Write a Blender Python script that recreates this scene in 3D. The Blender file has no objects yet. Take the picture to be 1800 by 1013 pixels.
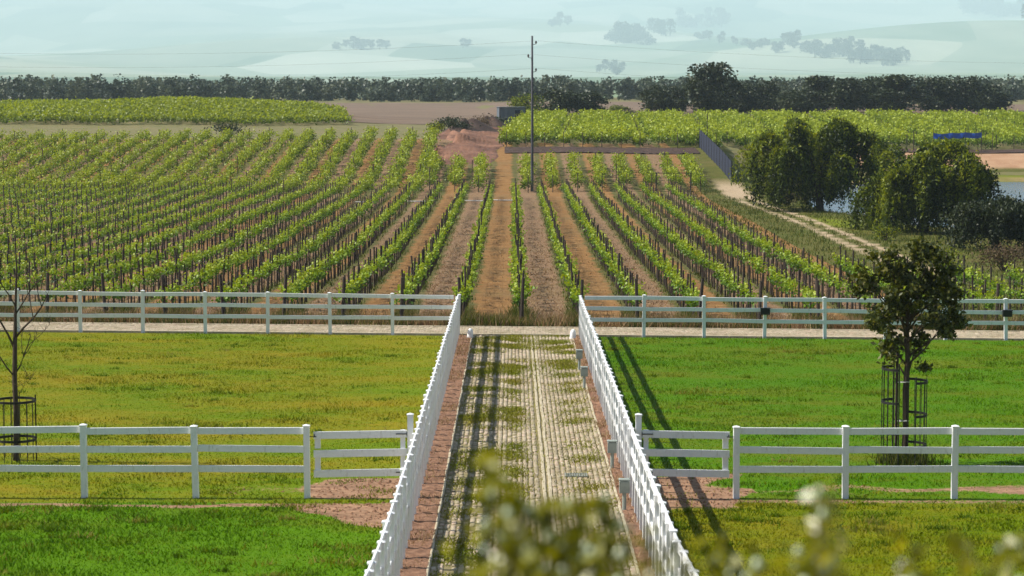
import bpy, math, random
import numpy as np
from mathutils import Vector

R = math.radians
sc = bpy.context.scene
col = sc.collection
rng = np.random.default_rng(7)
random.seed(7)

# ------------------------------------------------------------------ camera, sky, sun, exposure
FPX, CAMZ, PITCH = 4000.0, 9.3, math.atan(366.0 / 4000.0)
cam_d = bpy.data.cameras.new('camera')
cam_d.sensor_width = 36.0
cam_d.lens = 36.0 * FPX / 1800.0
cam_d.clip_start, cam_d.clip_end = 0.1, 40000
cam_d.shift_x = 0.0
cam_d.dof.use_dof = True
cam_d.dof.focus_distance = 85.0
cam_d.dof.aperture_fstop = cam_d.lens / 1000 / 0.027
cam = bpy.data.objects.new('camera', cam_d)
col.objects.link(cam)
cam.location = (0, 0, CAMZ)
cam.rotation_euler = (math.pi / 2 - PITCH, 0, 0)
sc.camera = cam

SUN_EL, SUN_AZ = R(43.6), R(-84.0)          # azimuth measured from +Y towards +X
w = bpy.data.worlds.new('World')
sc.world = w
w.use_nodes = True
nt = w.node_tree
sky = nt.nodes.new('ShaderNodeTexSky')
sky.sky_type = 'NISHITA'
sky.sun_disc = False
sky.sun_elevation = SUN_EL
sky.sun_rotation = SUN_AZ
sky.air_density, sky.dust_density, sky.ozone_density = 1.0, 0.7, 1.0
bg = nt.nodes['Background']
bg.inputs['Strength'].default_value = 0.07
nt.links.new(sky.outputs[0], bg.inputs['Color'])

sun_d = bpy.data.lights.new('sun', 'SUN')
sun_d.energy = 5.0
sun_d.angle = R(0.53)
sun_d.color = (1.0, 0.95, 0.85)
sun = bpy.data.objects.new('sun', sun_d)
col.objects.link(sun)
sdir = Vector((math.cos(SUN_EL) * math.sin(SUN_AZ), math.cos(SUN_EL) * math.cos(SUN_AZ), math.sin(SUN_EL)))
sun.rotation_euler = sdir.to_track_quat('Z', 'Y').to_euler()
sun.location = (-30, 20, 60)

vs = sc.view_settings
vs.view_transform = 'Standard'
vs.look = 'None'
vs.exposure = 0.66
vs.gamma = 1.0
vs.use_curve_mapping = False
sc.cycles.use_denoising = True
sc.cycles.max_bounces = 6
sc.cycles.transparent_max_bounces = 8
sc.cycles.volume_bounces = 1
sc.cycles.use_adaptive_sampling = True
sc.cycles.adaptive_threshold = 0.015

# ------------------------------------------------------------------ helpers: materials
def mat(name):
    m = bpy.data.materials.new(name)
    m.use_nodes = True
    n = m.node_tree
    return m, n, n.nodes['Principled BSDF'], n.links

def N(n, t, **kw):
    x = n.nodes.new(t)
    for k, v in kw.items():
        setattr(x, k, v)
    return x

def noise(n, coord, scale, detail=4, rough=0.6, sx=(1, 1, 1)):
    mp = N(n, 'ShaderNodeMapping')
    mp.inputs['Scale'].default_value = sx
    n.links.new(coord, mp.inputs[0])
    t = N(n, 'ShaderNodeTexNoise')
    t.inputs['Scale'].default_value = scale
    t.inputs['Detail'].default_value = detail
    t.inputs['Roughness'].default_value = rough
    n.links.new(mp.outputs[0], t.inputs['Vector'])
    return t.outputs[0]

def ramp(n, fac, stops):
    r = N(n, 'ShaderNodeValToRGB')
    e = r.color_ramp.elements
    while len(e) < len(stops):
        e.new(0.5)
    for i, (p, c) in enumerate(stops):
        e[i].position = p
        e[i].color = (*c, 1) if len(c) == 3 else c
    n.links.new(fac, r.inputs[0])
    return r.outputs[0]

def mix(n, fac, a, b, mode='MIX'):
    x = N(n, 'ShaderNodeMix', data_type='RGBA', blend_type=mode)
    for s, v in ((x.inputs[0], fac), (x.inputs[6], a), (x.inputs[7], b)):
        if isinstance(v, (int, float)):
            s.default_value = v
        elif isinstance(v, tuple):
            s.default_value = (*v, 1)
        else:
            n.links.new(v, s)
    return x.outputs[2]

def math_(n, op, a, b=None, c=None):
    x = N(n, 'ShaderNodeMath', operation=op)
    for i, v in enumerate((a, b, c)):
        if v is None:
            continue
        if isinstance(v, (int, float)):
            x.inputs[i].default_value = v
        else:
            n.links.new(v, x.inputs[i])
    return x.outputs[0]

def attr(n, name):
    a = N(n, 'ShaderNodeAttribute')
    a.attribute_name = name
    return a.outputs['Fac']

def bump(n, b, h, strength=0.4, dist=0.03):
    x = N(n, 'ShaderNodeBump')
    x.inputs['Strength'].default_value = strength
    x.inputs['Distance'].default_value = dist
    n.links.new(h, x.inputs['Height'])
    n.links.new(x.outputs[0], b.inputs['Normal'])

def simple(name, c1, c2, scale=3.0, rough=0.7, bmp=0.2, bd=0.01, metal=0.0, sx=(1, 1, 1), spec=0.3):
    m, n, b, l = mat(name)
    tc = N(n, 'ShaderNodeTexCoord').outputs['Object']
    f = noise(n, tc, scale, 6, 0.65, sx)
    l.new(ramp(n, f, [(0.3, c1), (0.7, c2)]), b.inputs['Base Color'])
    b.inputs['Roughness'].default_value = rough
    b.inputs['Metallic'].default_value = metal
    b.inputs['Specular IOR Level'].default_value = spec
    if bmp:
        bump(n, b, noise(n, tc, scale * 4, 5, 0.7, sx), bmp, bd)
    return m

def leafmat(name, stops, trans=0.35, rough=0.5, spec=0.3, big=None):
    """leaf material: colour by the per-leaf random attribute, plus a translucent share"""
    m, n, b, l = mat(name)
    c = ramp(n, attr(n, 'rnd'), stops)
    tc = N(n, 'ShaderNodeTexCoord').outputs['Object']
    if big:
        c = mix(n, ramp(n, noise(n, tc, big[0], 3), [(0.35, (0, 0, 0)), (0.7, (1, 1, 1))]), c, big[1], 'MULTIPLY')
    l.new(c, b.inputs['Base Color'])
    b.inputs['Roughness'].default_value = rough
    b.inputs['Specular IOR Level'].default_value = spec
    if trans > 0:
        t = N(n, 'ShaderNodeBsdfTranslucent')
        hs = N(n, 'ShaderNodeHueSaturation')
        hs.inputs['Saturation'].default_value = 1.15
        hs.inputs['Value'].default_value = 1.3
        hs.inputs['Hue'].default_value = 0.485
        l.new(c, hs.inputs['Color'])
        l.new(hs.outputs[0], t.inputs['Color'])
        ms = N(n, 'ShaderNodeMixShader')
        ms.inputs[0].default_value = trans
        l.new(b.outputs[0], ms.inputs[1])
        l.new(t.outputs[0], ms.inputs[2])
        l.new(ms.outputs[0], n.nodes['Material Output'].inputs['Surface'])
    return m

# ------------------------------------------------------------------ helpers: objects
def link(name, me, parent=None, loc=(0, 0, 0), rot=(0, 0, 0)):
    o = bpy.data.objects.new(name, me)
    col.objects.link(o)
    o.location = loc
    o.rotation_euler = rot
    if parent is not None:
        o.parent = parent
    return o

def tag(o, label=None, cat=None, group=None, kind=None):
    if label: o['label'] = label
    if cat: o['category'] = cat
    if group: o['group'] = group
    if kind: o['kind'] = kind
    return o

def thing(name, loc, label, cat, group=None, rz=0.0):
    return tag(link(name, None, None, loc, (0, 0, rz)), label, cat, group)

class MB:
    """collects simple solids; build() makes one mesh object of them"""
    def __init__(s):
        s.v, s.f = [], []
    def add(s, v, f):
        o = len(s.v)
        s.v += [tuple(p) for p in v]
        s.f += [tuple(i + o for i in q) for q in f]
    def box(s, x0, x1, y0, y1, z0, z1):
        s.add([(x0, y0, z0), (x1, y0, z0), (x1, y1, z0), (x0, y1, z0), (x0, y0, z1), (x1, y0, z1), (x1, y1, z1), (x0, y1, z1)],
              [(0, 3, 2, 1), (4, 5, 6, 7), (0, 1, 5, 4), (1, 2, 6, 5), (2, 3, 7, 6), (3, 0, 4, 7)])
    def cbox(s, x0, x1, y0, y1, z0, z1, b):
        """box with a chamfered top edge"""
        s.add([(x0, y0, z0), (x1, y0, z0), (x1, y1, z0), (x0, y1, z0), (x0, y0, z1 - b), (x1, y0, z1 - b), (x1, y1, z1 - b), (x0, y1, z1 - b),
               (x0 + b, y0 + b, z1), (x1 - b, y0 + b, z1), (x1 - b, y1 - b, z1), (x0 + b, y1 - b, z1)],
              [(0, 3, 2, 1), (8, 9, 10, 11)] + [(i, (i + 1) % 4, 4 + (i + 1) % 4, 4 + i) for i in range(4)]
              + [(4 + i, 4 + (i + 1) % 4, 8 + (i + 1) % 4, 8 + i) for i in range(4)])
    def tube(s, pts, rad, n=6):
        pts = [Vector(p) for p in pts]
        if isinstance(rad, (int, float)):
            rad = [rad] * len(pts)
        rings, v, f = len(pts), [], []
        for i, p in enumerate(pts):
            d = (pts[min(i + 1, rings - 1)] - pts[max(i - 1, 0)]).normalized()
            a = d.cross(Vector((0, 0, 1)) if abs(d.z) < 0.9 else Vector((1, 0, 0))).normalized()
            b = d.cross(a)
            for k in range(n):
                t = 2 * math.pi * k / n
                v.append(p + (a * math.cos(t) + b * math.sin(t)) * rad[i])
        for i in range(rings - 1):
            for k in range(n):
                f.append((i * n + k, i * n + (k + 1) % n, (i + 1) * n + (k + 1) % n, (i + 1) * n + k))
        f.append(tuple(range(n - 1, -1, -1)))
        f.append(tuple((rings - 1) * n + k for k in range(n)))
        s.add(v, f)
    def mesh(s, name, m, smooth=False):
        me = bpy.data.meshes.new(name)
        me.from_pydata(s.v, [], s.f)
        me.materials.append(m)
        if smooth:
            me.polygons.foreach_set('use_smooth', [True] * len(me.polygons))
        me.update()
        return me
    def build(s, name, m, parent=None, loc=(0, 0, 0), smooth=False, rot=(0, 0, 0)):
        return link(name, s.mesh(name, m, smooth), parent, loc, rot)

def polymesh(name, verts, k, m, rnd=None, smooth=False):
    """mesh of separate k-gons: verts (F,k,3)"""
    F = len(verts)
    me = bpy.data.meshes.new(name)
    me.vertices.add(F * k)
    me.vertices.foreach_set('co', np.ascontiguousarray(verts, dtype=np.float32).ravel())
    me.loops.add(F * k)
    me.loops.foreach_set('vertex_index', np.arange(F * k, dtype=np.int32))
    me.polygons.add(F)
    me.polygons.foreach_set('loop_start', np.arange(0, F * k, k, dtype=np.int32))
    if rnd is None:
        rnd = rng.random(F)
    me.update(calc_edges=True)
    a = me.attributes.new('rnd', 'FLOAT', 'FACE')
    a.data.foreach_set('value', np.asarray(rnd, dtype=np.float32))
    me.materials.append(m)
    return me

def leaves(C, size, up=0.4, aspect=0.62, flat=None):
    """leaf-shaped quads round centres C (N,3)"""
    n = len(C)
    size = np.broadcast_to(size, (n,)) * rng.uniform(0.65, 1.3, n)
    nor = rng.normal(size=(n, 3))
    nor[:, 2] = nor[:, 2] + up * 2 * np.sign(up)
    nor /= np.linalg.norm(nor, axis=1)[:, None]
    t = rng.normal(size=(n, 3))
    t -= nor * (t * nor).sum(1)[:, None]
    t /= np.linalg.norm(t, axis=1)[:, None]
    b = np.cross(nor, t)
    s = size[:, None] * 0.5
    v = np.empty((n, 4, 3))
    v[:, 0] = C - t * s
    v[:, 1] = C + b * s * aspect - t * s * 0.1 + nor * s * 0.15
    v[:, 2] = C + t * s
    v[:, 3] = C - b * s * aspect - t * s * 0.1 + nor * s * 0.15
    return v

def blades(P, h, wd, lean=0.35):
    """grass blades (triangles) standing at points P"""
    n = len(P)
    a = rng.uniform(0, 2 * np.pi, n)
    hh = np.broadcast_to(h, (n,)) * rng.uniform(0.5, 1.35, n)
    ww = np.broadcast_to(wd, (n,)) * rng.uniform(0.7, 1.3, n) * 0.5
    v = np.empty((n, 3, 3))
    dx = np.stack([np.cos(a) * ww, np.sin(a) * ww, np.zeros(n)], 1)
    v[:, 0] = P - dx
    v[:, 1] = P + dx
    v[:, 2] = P + np.stack([rng.normal(size=n) * lean * hh, rng.normal(size=n) * lean * hh, hh], 1)
    return v

# ------------------------------------------------------------------ terrain
_YG = np.arange(-60, 800, 0.5)
def _prof(pts, sg=3.0):
    p = np.interp(_YG, [a for a, _ in pts], [b for _, b in pts])
    k = np.exp(-0.5 * (np.arange(-24, 25) * 0.5 / sg) ** 2)
    k /= k.sum()
    return np.convolve(np.pad(p, 24, mode='edge'), k, mode='valid')
_near = [(-60, 7.9), (-6, 7.6), (0, 7.45), (25, 1.75), (31, 0.95), (38.8, 0.76), (47, 0.58), (83, -0.05), (92, -0.25), (122, -0.8), (165, -1.15), (206, -1.35)]
_PL = _prof(_near + [(214, -1.15), (230, 0.4), (256, 2.4), (270, 2.8), (330, 3.1), (600, 3.3), (800, 3.0)])
_PR = _prof(_near + [(214, -1.15), (230, 0.4), (250, 1.8), (340, 3.1), (480, 3.9), (600, 3.5), (800, 3.0)])
_PP = _prof(_near + [(230, -1.45), (246, -1.4), (254, -1.0), (263, 0.95), (267, 1.15), (340, 3.1), (480, 3.9), (600, 3.5), (800, 3.0)], 2.0)

def sstep(a, b, x):
    t = np.clip((x - a) / (b - a), 0, 1)
    return t * t * (3 - 2 * t)

WATER = -1.75
def pond_sd(X, Y):
    """signed distance-like value of the pond outline (negative inside)"""
    cx, cy, hx, hy, r = 60.0, 199.0, 32.0, 46.0, 20.0
    wob = 1.6 * np.sin(Y * 0.11 + X * 0.05) + 1.1 * np.sin(X * 0.19 - Y * 0.07)
    qx, qy = np.abs(X - cx) - (hx - r), np.abs(Y - cy) - (hy - r)
    return np.hypot(np.maximum(qx, 0), np.maximum(qy, 0)) + np.minimum(np.maximum(qx, qy), 0) - r + wob

def hills(X, Y):
    b = np.interp(Y, [0, 720, 3500, 6500, 10500, 15000, 20200, 23200, 30000], [0, 0, 2, 32, 128, 318, 706, 835, 800])
    a = 3.0 * sstep(3500, 9500, Y)
    u = 13 * np.sin(X / 1260 + Y / 1860 + 0.6) + 9 * np.sin(X / 690 - Y / 2130 + 2.0) + 5 * np.sin(X / 390 + Y / 1080)
    spur = 30 * np.exp(-((X - 1860) / 1260) ** 2 - ((Y - 9900) / 1260) ** 2) + 18 * np.exp(-((X + 1440) / 1140) ** 2 - ((Y - 10500) / 1050) ** 2)
    return b + a * (u + spur)

def H(X, Y):
    X, Y = np.asarray(X, float), np.asarray(Y, float)
    X, Y = np.broadcast_arrays(X, Y)
    yy = np.clip(Y, -60, 799.5)
    l, r, p = (np.interp(yy, _YG, q) for q in (_PL, _PR, _PP))
    z = l + (r - l) * sstep(-9, 1, X)
    z = z + (p - z) * sstep(22, 27, X)
    z = z - 0.009 * X * np.exp(-((Y - 88) / 28) ** 2)
    z = z + 1.9 * np.exp(-((X + 45) / 24) ** 2 - ((Y - 345) / 32) ** 2) + 1.7 * np.exp(-((X + 95) / 40) ** 2 - ((Y - 350) / 40) ** 2)
    # gentle unevenness of worked ground
    z = z + sstep(86, 100, Y) * (0.06 * np.sin(X * 0.31 + Y * 0.05) + 0.05 * np.sin(Y * 0.13 - X * 0.07))
    d = pond_sd(X, Y)
    z = z + (np.minimum(z, WATER - 0.9) - z) * sstep(3.0, -6.0, d)
    return z + hills(X, Y)

def h1(x, y):
    return float(H(x, y))

def px(x, y, zoff=0.0):
    """ground point seen at photo pixel (x, y)"""
    dx, dz = (x - 902.0) / FPX, math.tan(-PITCH - math.atan((y - 506.5) / FPX))
    Y = 30.0
    while Y < 23000:
        if CAMZ + dz * Y < h1(dx * Y, Y) + zoff:
            break
        Y *= 1.004
    return dx * Y, Y

def sheet(name, xs, ys, m, zoff=0.0, attrs=None, smooth=True, rel=None):
    """terrain-following sheet on a grid; xs (nx), ys (ny)"""
    X, Y = np.meshgrid(xs, ys)
    if rel is not None:
        X = rel(X, Y)
    Z = H(X, Y) + zoff
    nx, ny = len(xs), len(ys)
    me = bpy.data.meshes.new(name)
    me.vertices.add(nx * ny)
    me.vertices.foreach_set('co', np.stack([X, Y, Z], -1).astype(np.float32).ravel())
    i = (np.arange(ny - 1)[:, None] * nx + np.arange(nx - 1)[None, :]).ravel()
    q = np.stack([i, i + 1, i + nx + 1, i + nx], 1).astype(np.int32)
    me.loops.add(q.size)
    me.loops.foreach_set('vertex_index', q.ravel())
    me.polygons.add(len(q))
    me.polygons.foreach_set('loop_start', np.arange(0, q.size, 4, dtype=np.int32))
    me.update(calc_edges=True)
    if smooth:
        me.polygons.foreach_set('use_smooth', np.ones(len(q), dtype=bool))
    for k, fn in (attrs or {}).items():
        a = me.attributes.new(k, 'FLOAT', 'POINT')
        a.data.foreach_set('value', np.clip(fn(X, Y), 0, 1).astype(np.float32).ravel())
    me.materials.append(m)
    return link(name, me)

def wave(X, Y, s, ph=0.0):
    """cheap smooth value noise in 0..1 for ragged outlines"""
    return 0.5 + 0.25 * (np.sin(X / s + 1.7 * np.sin(Y / s * 0.8 + ph)) + np.sin(Y / s * 1.3 + 1.9 * np.sin(X / s * 0.7 - ph)))

# ------------------------------------------------------------------ materials of the ground
def lawn_mat(name, green, olive, bare, amount):
    """turf: green and dry patches, bare soil where the 'dirt' attribute says so, single blades vary by 'rnd'"""
    m, n, b, l = mat(name)
    tc = N(n, 'ShaderNodeTexCoord').outputs['Object']
    big = noise(n, tc, 0.30, 5, 0.62, (0.55, 1.2, 1))
    mid = noise(n, tc, 2.2, 5, 0.7, (0.7, 1.3, 1))
    fine = noise(n, tc, 22, 4, 0.7)
    f = math_(n, 'ADD', math_(n, 'MULTIPLY', big, 0.65), math_(n, 'MULTIPLY', mid, 0.35))
    c = ramp(n, f, [(amount - 0.10, green), (amount + 0.12, olive)])
    v = ramp(n, math_(n, 'ADD', math_(n, 'MULTIPLY', fine, 0.6), math_(n, 'MULTIPLY', attr(n, 'rnd'), 0.4)), [(0.15, (0.70, 0.70, 0.70)), (0.8, (1.22, 1.22, 1.18))])
    c = mix(n, 1.0, c, v, 'MULTIPLY')
    clod = noise(n, tc, 7.0, 6, 0.75)
    soil = ramp(n, math_(n, 'ADD', math_(n, 'MULTIPLY', mid, 0.5), math_(n, 'MULTIPLY', clod, 0.5)), [(0.36, tuple(0.55 * q for q in bare)), (0.5, bare), (0.62, tuple(1.5 * q for q in bare))])
    df = math_(n, 'ADD', attr(n, 'dirt'), math_(n, 'MULTIPLY', math_(n, 'SUBTRACT', clod, 0.5), 1.6))
    c = mix(n, ramp(n, math_(n, 'MULTIPLY', df, math_(n, 'GREATER_THAN', attr(n, 'dirt'), 0.02)), [(0.35, (0, 0, 0)), (0.6, (1, 1, 1))]), c, soil)
    l.new(c, b.inputs['Base Color'])
    b.inputs['Roughness'].default_value = 0.75
    b.inputs['Specular IOR Level'].default_value = 0.05
    bump(n, b, fine, 0.35, 0.03)
    return m

BARE = (0.27, 0.160, 0.098)
GREEN, OLIVE = (0.095, 0.210, 0.001), (0.19, 0.17, 0.018)
M_lawn_bl = lawn_mat('turf_dry', (0.135, 0.205, 0.002), (0.265, 0.215, 0.010), BARE, 0.51)
M_lawn_fl = lawn_mat('turf_green', GREEN, (0.15, 0.18, 0.008), BARE, 0.57)
M_lawn_br = lawn_mat('turf_lush', (0.080, 0.195, 0.001), (0.155, 0.165, 0.008), BARE, 0.54)
M_lawn_fr = lawn_mat('turf_olive', (0.130, 0.190, 0.001), (0.235, 0.200, 0.008), BARE, 0.50)

# open ground: dry grass and weedy soil
M_ground = simple('dry_grass_ground', (0.11, 0.12, 0.030), (0.20, 0.155, 0.07), 0.5, 0.9, 0.5, 0.05)

# vineyard soil: alternate alleys of orange earth and straw mulch, weeds under the rows
m, n, b, l = mat('vineyard_soil'); M_vine_soil = m
tc = N(n, 'ShaderNodeTexCoord').outputs['Object']
sep = N(n, 'ShaderNodeSeparateXYZ'); l.new(tc, sep.inputs[0])
wob = math_(n, 'MULTIPLY', math_(n, 'SUBTRACT', noise(n, tc, 0.8, 4), 0.5), 0.5)
tt = math_(n, 'DIVIDE', math_(n, 'SUBTRACT', math_(n, 'ADD', sep.outputs[0], wob), 0.33), 2.29)
fr = math_(n, 'FRACT', math_(n, 'ADD', tt, 100.0))
par = math_(n, 'FLOOR', math_(n, 'MULTIPLY', math_(n, 'FRACT', math_(n, 'MULTIPLY', math_(n, 'FLOOR', math_(n, 'ADD', tt, 100.0)), 0.5)), 2.0))
n1 = noise(n, tc, 1.3, 6, 0.7)
n2 = noise(n, tc, 9.0, 5, 0.75)
orange = ramp(n, n1, [(0.30, (0.205, 0.100, 0.036)), (0.70, (0.310, 0.175, 0.068))])
mulch = ramp(n, n2, [(0.35, (0.125, 0.076, 0.046)), (0.50, (0.250, 0.150, 0.086)), (0.68, (0.37, 0.265, 0.150))])
c = mix(n, par, mulch, orange)
weed = ramp(n, n1, [(0.35, (0.075, 0.085, 0.020)), (0.65, (0.135, 0.115, 0.045))])
edge = math_(n, 'ABSOLUTE', math_(n, 'SUBTRACT', fr, 0.5))
wf = ramp(n, math_(n, 'ADD', edge, math_(n, 'MULTIPLY', math_(n, 'SUBTRACT', noise(n, tc, 0.7, 4), 0.5), 0.45)), [(0.30, (0, 0, 0)), (0.42, (1, 1, 1))])
c = mix(n, wf, c, weed)
c = mix(n, math_(n, 'MULTIPLY', ramp(n, noise(n, tc, 0.09, 3), [(0.5, (0, 0, 0)), (0.72, (1, 1, 1))]), 0.55), c, (0.17, 0.13, 0.06))
l.new(c, b.inputs['Base Color'])
b.inputs['Roughness'].default_value = 0.95
b.inputs['Specular IOR Level'].default_value = 0.1
bump(n, b, n2, 0.8, 0.08)

# bank beside the pond: rough grass with a worn track, sand and yellow flowers by attribute
m, n, b, l = mat('bank_grass'); M_bank = m
tc = N(n, 'ShaderNodeTexCoord').outputs['Object']
n1, n2 = noise(n, tc, 0.35, 6, 0.7), noise(n, tc, 4.0, 5, 0.75)
c = ramp(n, n1, [(0.30, (0.060, 0.085, 0.012)), (0.55, (0.115, 0.110, 0.028)), (0.75, (0.150, 0.120, 0.050))])
c = mix(n, 1.0, c, ramp(n, n2, [(0.3, (0.65, 0.65, 0.65)), (0.7, (1.25, 1.25, 1.2))]), 'MULTIPLY')
c = mix(n, attr(n, 'lush'), c, (0.16, 0.19, 0.012))
c = mix(n, attr(n, 'path'), c, ramp(n, n2, [(0.3, (0.34, 0.235, 0.15)), (0.7, (0.55, 0.43, 0.29))]))
c = mix(n, attr(n, 'sand'), c, ramp(n, n1, [(0.3, (0.34, 0.185, 0.105)), (0.7, (0.50, 0.325, 0.20))]))
l.new(c, b.inputs['Base Color'])
b.inputs['Roughness'].default_value = 0.92
b.inputs['Specular IOR Level'].default_value = 0.1
bump(n, b, n2, 0.8, 0.10)

M_field = simple('ploughed_field', (0.10, 0.066, 0.045), (0.22, 0.150, 0.100), 0.22, 0.95, 0.3, 0.1, sx=(0.25, 1.6, 1))
M_redsoil = simple('red_dug_earth', (0.085, 0.038, 0.028), (0.30, 0.150, 0.092), 0.30, 0.95, 0.8, 0.25)
M_darksoil_shade = simple('dark_earth_and_shade', (0.036, 0.022, 0.019), (0.095, 0.056, 0.042), 0.9, 0.95, 0.8, 0.2)  # heap earth; also colours the painted shadow line by the dense block

# hills: patchwork of pale fields
m, n, b, l = mat('far_fields'); M_hills = m
tc = N(n, 'ShaderNodeTexCoord').outputs['Object']
mp = N(n, 'ShaderNodeMapping'); mp.inputs['Scale'].default_value = (0.0015, 0.0007, 0.0); l.new(tc, mp.inputs[0])
mp.inputs['Rotation'].default_value = (0, 0, 0.35)
vo = N(n, 'ShaderNodeTexVoronoi'); vo.inputs['Scale'].default_value = 1.0; l.new(mp.outputs[0], vo.inputs['Vector'])
sp = N(n, 'ShaderNodeSeparateColor'); l.new(vo.outputs['Color'], sp.inputs[0])
c = ramp(n, sp.outputs[0], [(0.0, (0.05, 0.11, 0.06)), (0.3, (0.17, 0.24, 0.14)), (0.6, (0.36, 0.37, 0.27)), (0.85, (0.07, 0.14, 0.07)), (1.0, (0.52, 0.52, 0.42))])
c = mix(n, 0.35, c, ramp(n, noise(n, tc, 0.004, 8, 0.65, (1, 0.35, 1)), [(0.3, (0.09, 0.16, 0.09)), (0.7, (0.33, 0.36, 0.26))]))
l.new(c, b.inputs['Base Color'])
b.inputs['Roughness'].default_value = 1.0
b.inputs['Specular IOR Level'].default_value = 0.0

# ------------------------------------------------------------------ other materials
m, n, b, l = mat('white_paint'); M_white = m
geo = N(n, 'ShaderNodeNewGeometry').outputs['Position']
f = noise(n, geo, 2.5, 6, 0.7)
f2 = noise(n, geo, 14.0, 5, 0.75, (1, 1, 0.25))
c = ramp(n, f, [(0.3, (0.78, 0.79, 0.79)), (0.65, (0.86, 0.86, 0.86))])
c = mix(n, 1.0, c, ramp(n, f2, [(0.28, (0.70, 0.68, 0.62)), (0.44, (1, 1, 1))]), 'MULTIPLY')
l.new(c, b.inputs['Base Color'])
b.inputs['Roughness'].default_value = 0.55
bump(n, b, f2, 0.15, 0.004)
m, n, b, l = mat('concrete_paver'); M_paver = m
geo = N(n, 'ShaderNodeNewGeometry').outputs['Position']
oi = N(n, 'ShaderNodeObjectInfo').outputs['Random']
rn = math_(n, 'FRACT', math_(n, 'ADD', math_(n, 'ADD', attr(n, 'rnd'), oi), noise(n, geo, 6.0, 2)))
c = ramp(n, rn, [(0.0, (0.29, 0.235, 0.150)), (0.5, (0.42, 0.355, 0.240)), (0.8, (0.43, 0.305, 0.225)), (1.0, (0.54, 0.475, 0.355))])
c = mix(n, ramp(n, noise(n, geo, 0.9, 5, 0.7), [(0.45, (0, 0, 0)), (0.7, (1, 1, 1))]), c, (0.24, 0.19, 0.105))
c = mix(n, 1.0, c, ramp(n, noise(n, geo, 25, 5, 0.8), [(0.3, (0.75, 0.75, 0.75)), (0.7, (1.15, 1.15, 1.15))]), 'MULTIPLY')
l.new(c, b.inputs['Base Color'])
b.inputs['Roughness'].default_value = 0.9
bump(n, b, noise(n, geo, 40, 5, 0.8), 0.4, 0.01)
M_joint = simple('mossy_joint_soil', (0.130, 0.118, 0.040), (0.28, 0.22, 0.12), 2.0, 0.95, 0.5, 0.02)
M_verge = simple('verge_soil', (0.13, 0.062, 0.036), (0.36, 0.195, 0.115), 5.0, 0.95, 0.9, 0.05)
M_kerb = simple('kerb_concrete', (0.34, 0.28, 0.18), (0.54, 0.47, 0.34), 3.0, 0.9, 0.3, 0.01)
M_wood = simple('weathered_post_wood', (0.030, 0.022, 0.018), (0.075, 0.055, 0.042), 6.0, 0.9, 0.4, 0.01, sx=(4, 4, 0.6))
M_polewood = simple('creosoted_pole', (0.045, 0.045, 0.055), (0.11, 0.11, 0.125), 3.0, 0.8, 0.3, 0.01, sx=(5, 5, 0.5))
M_bark = simple('bark', (0.040, 0.028, 0.020), (0.105, 0.075, 0.055), 8.0, 0.95, 0.8, 0.02, sx=(3, 3, 0.7))
M_stem = simple('vine_bark', (0.035, 0.024, 0.018), (0.085, 0.060, 0.042), 9.0, 0.95, 0.5, 0.01)
M_wire = simple('galvanised_wire', (0.22, 0.22, 0.22), (0.34, 0.34, 0.34), 5, 0.45, 0.0, metal=0.8)
M_iron = simple('black_iron', (0.012, 0.012, 0.014), (0.040, 0.037, 0.038), 8, 0.5, 0.1, 0.002, metal=0.3)
M_box = simple('grey_green_plastic', (0.24, 0.275, 0.25), (0.31, 0.345, 0.31), 6, 0.55, 0.05, 0.002)
M_black = simple('black_plastic', (0.010, 0.010, 0.012), (0.022, 0.022, 0.026), 6, 0.4, 0.0)
M_shed = simple('blue_grey_sheet_metal', (0.10, 0.125, 0.155), (0.17, 0.195, 0.225), 1.5, 0.6, 0.1, 0.01, metal=0.2, sx=(1, 1, 0.3))
M_net = simple('dark_blue_screen', (0.010, 0.013, 0.030), (0.028, 0.034, 0.062), 4, 0.8, 0.1, 0.01)
M_tarp = simple('blue_tarpaulin', (0.015, 0.060, 0.30), (0.03, 0.11, 0.42), 2.0, 0.45, 0.4, 0.05)
M_pipe = simple('white_pipe', (0.62, 0.58, 0.54), (0.76, 0.72, 0.67), 4, 0.5, 0.0)
M_grate = simple('steel_grate', (0.20, 0.22, 0.18), (0.33, 0.34, 0.29), 9, 0.6, 0.2, 0.003, metal=0.4)
M_insul = simple('insulator', (0.05, 0.03, 0.025), (0.09, 0.05, 0.04), 9, 0.3, 0.0)
M_lump = simple('pale_lump', (0.38, 0.35, 0.30), (0.62, 0.58, 0.52), 4, 0.9, 0.4, 0.03)

m, n, b, l = mat('pond_water'); M_water = m
tc = N(n, 'ShaderNodeTexCoord').outputs['Object']
b.inputs['Base Color'].default_value = (0.03, 0.13, 0.26, 1)
b.inputs['Roughness'].default_value = 0.08
b.inputs['IOR'].default_value = 1.33
b.inputs['Specular IOR Level'].default_value = 0.3
bump(n, b, noise(n, tc, 1.6, 4, 0.6, (0.5, 1.4, 1)), 0.7, 0.10)

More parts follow.
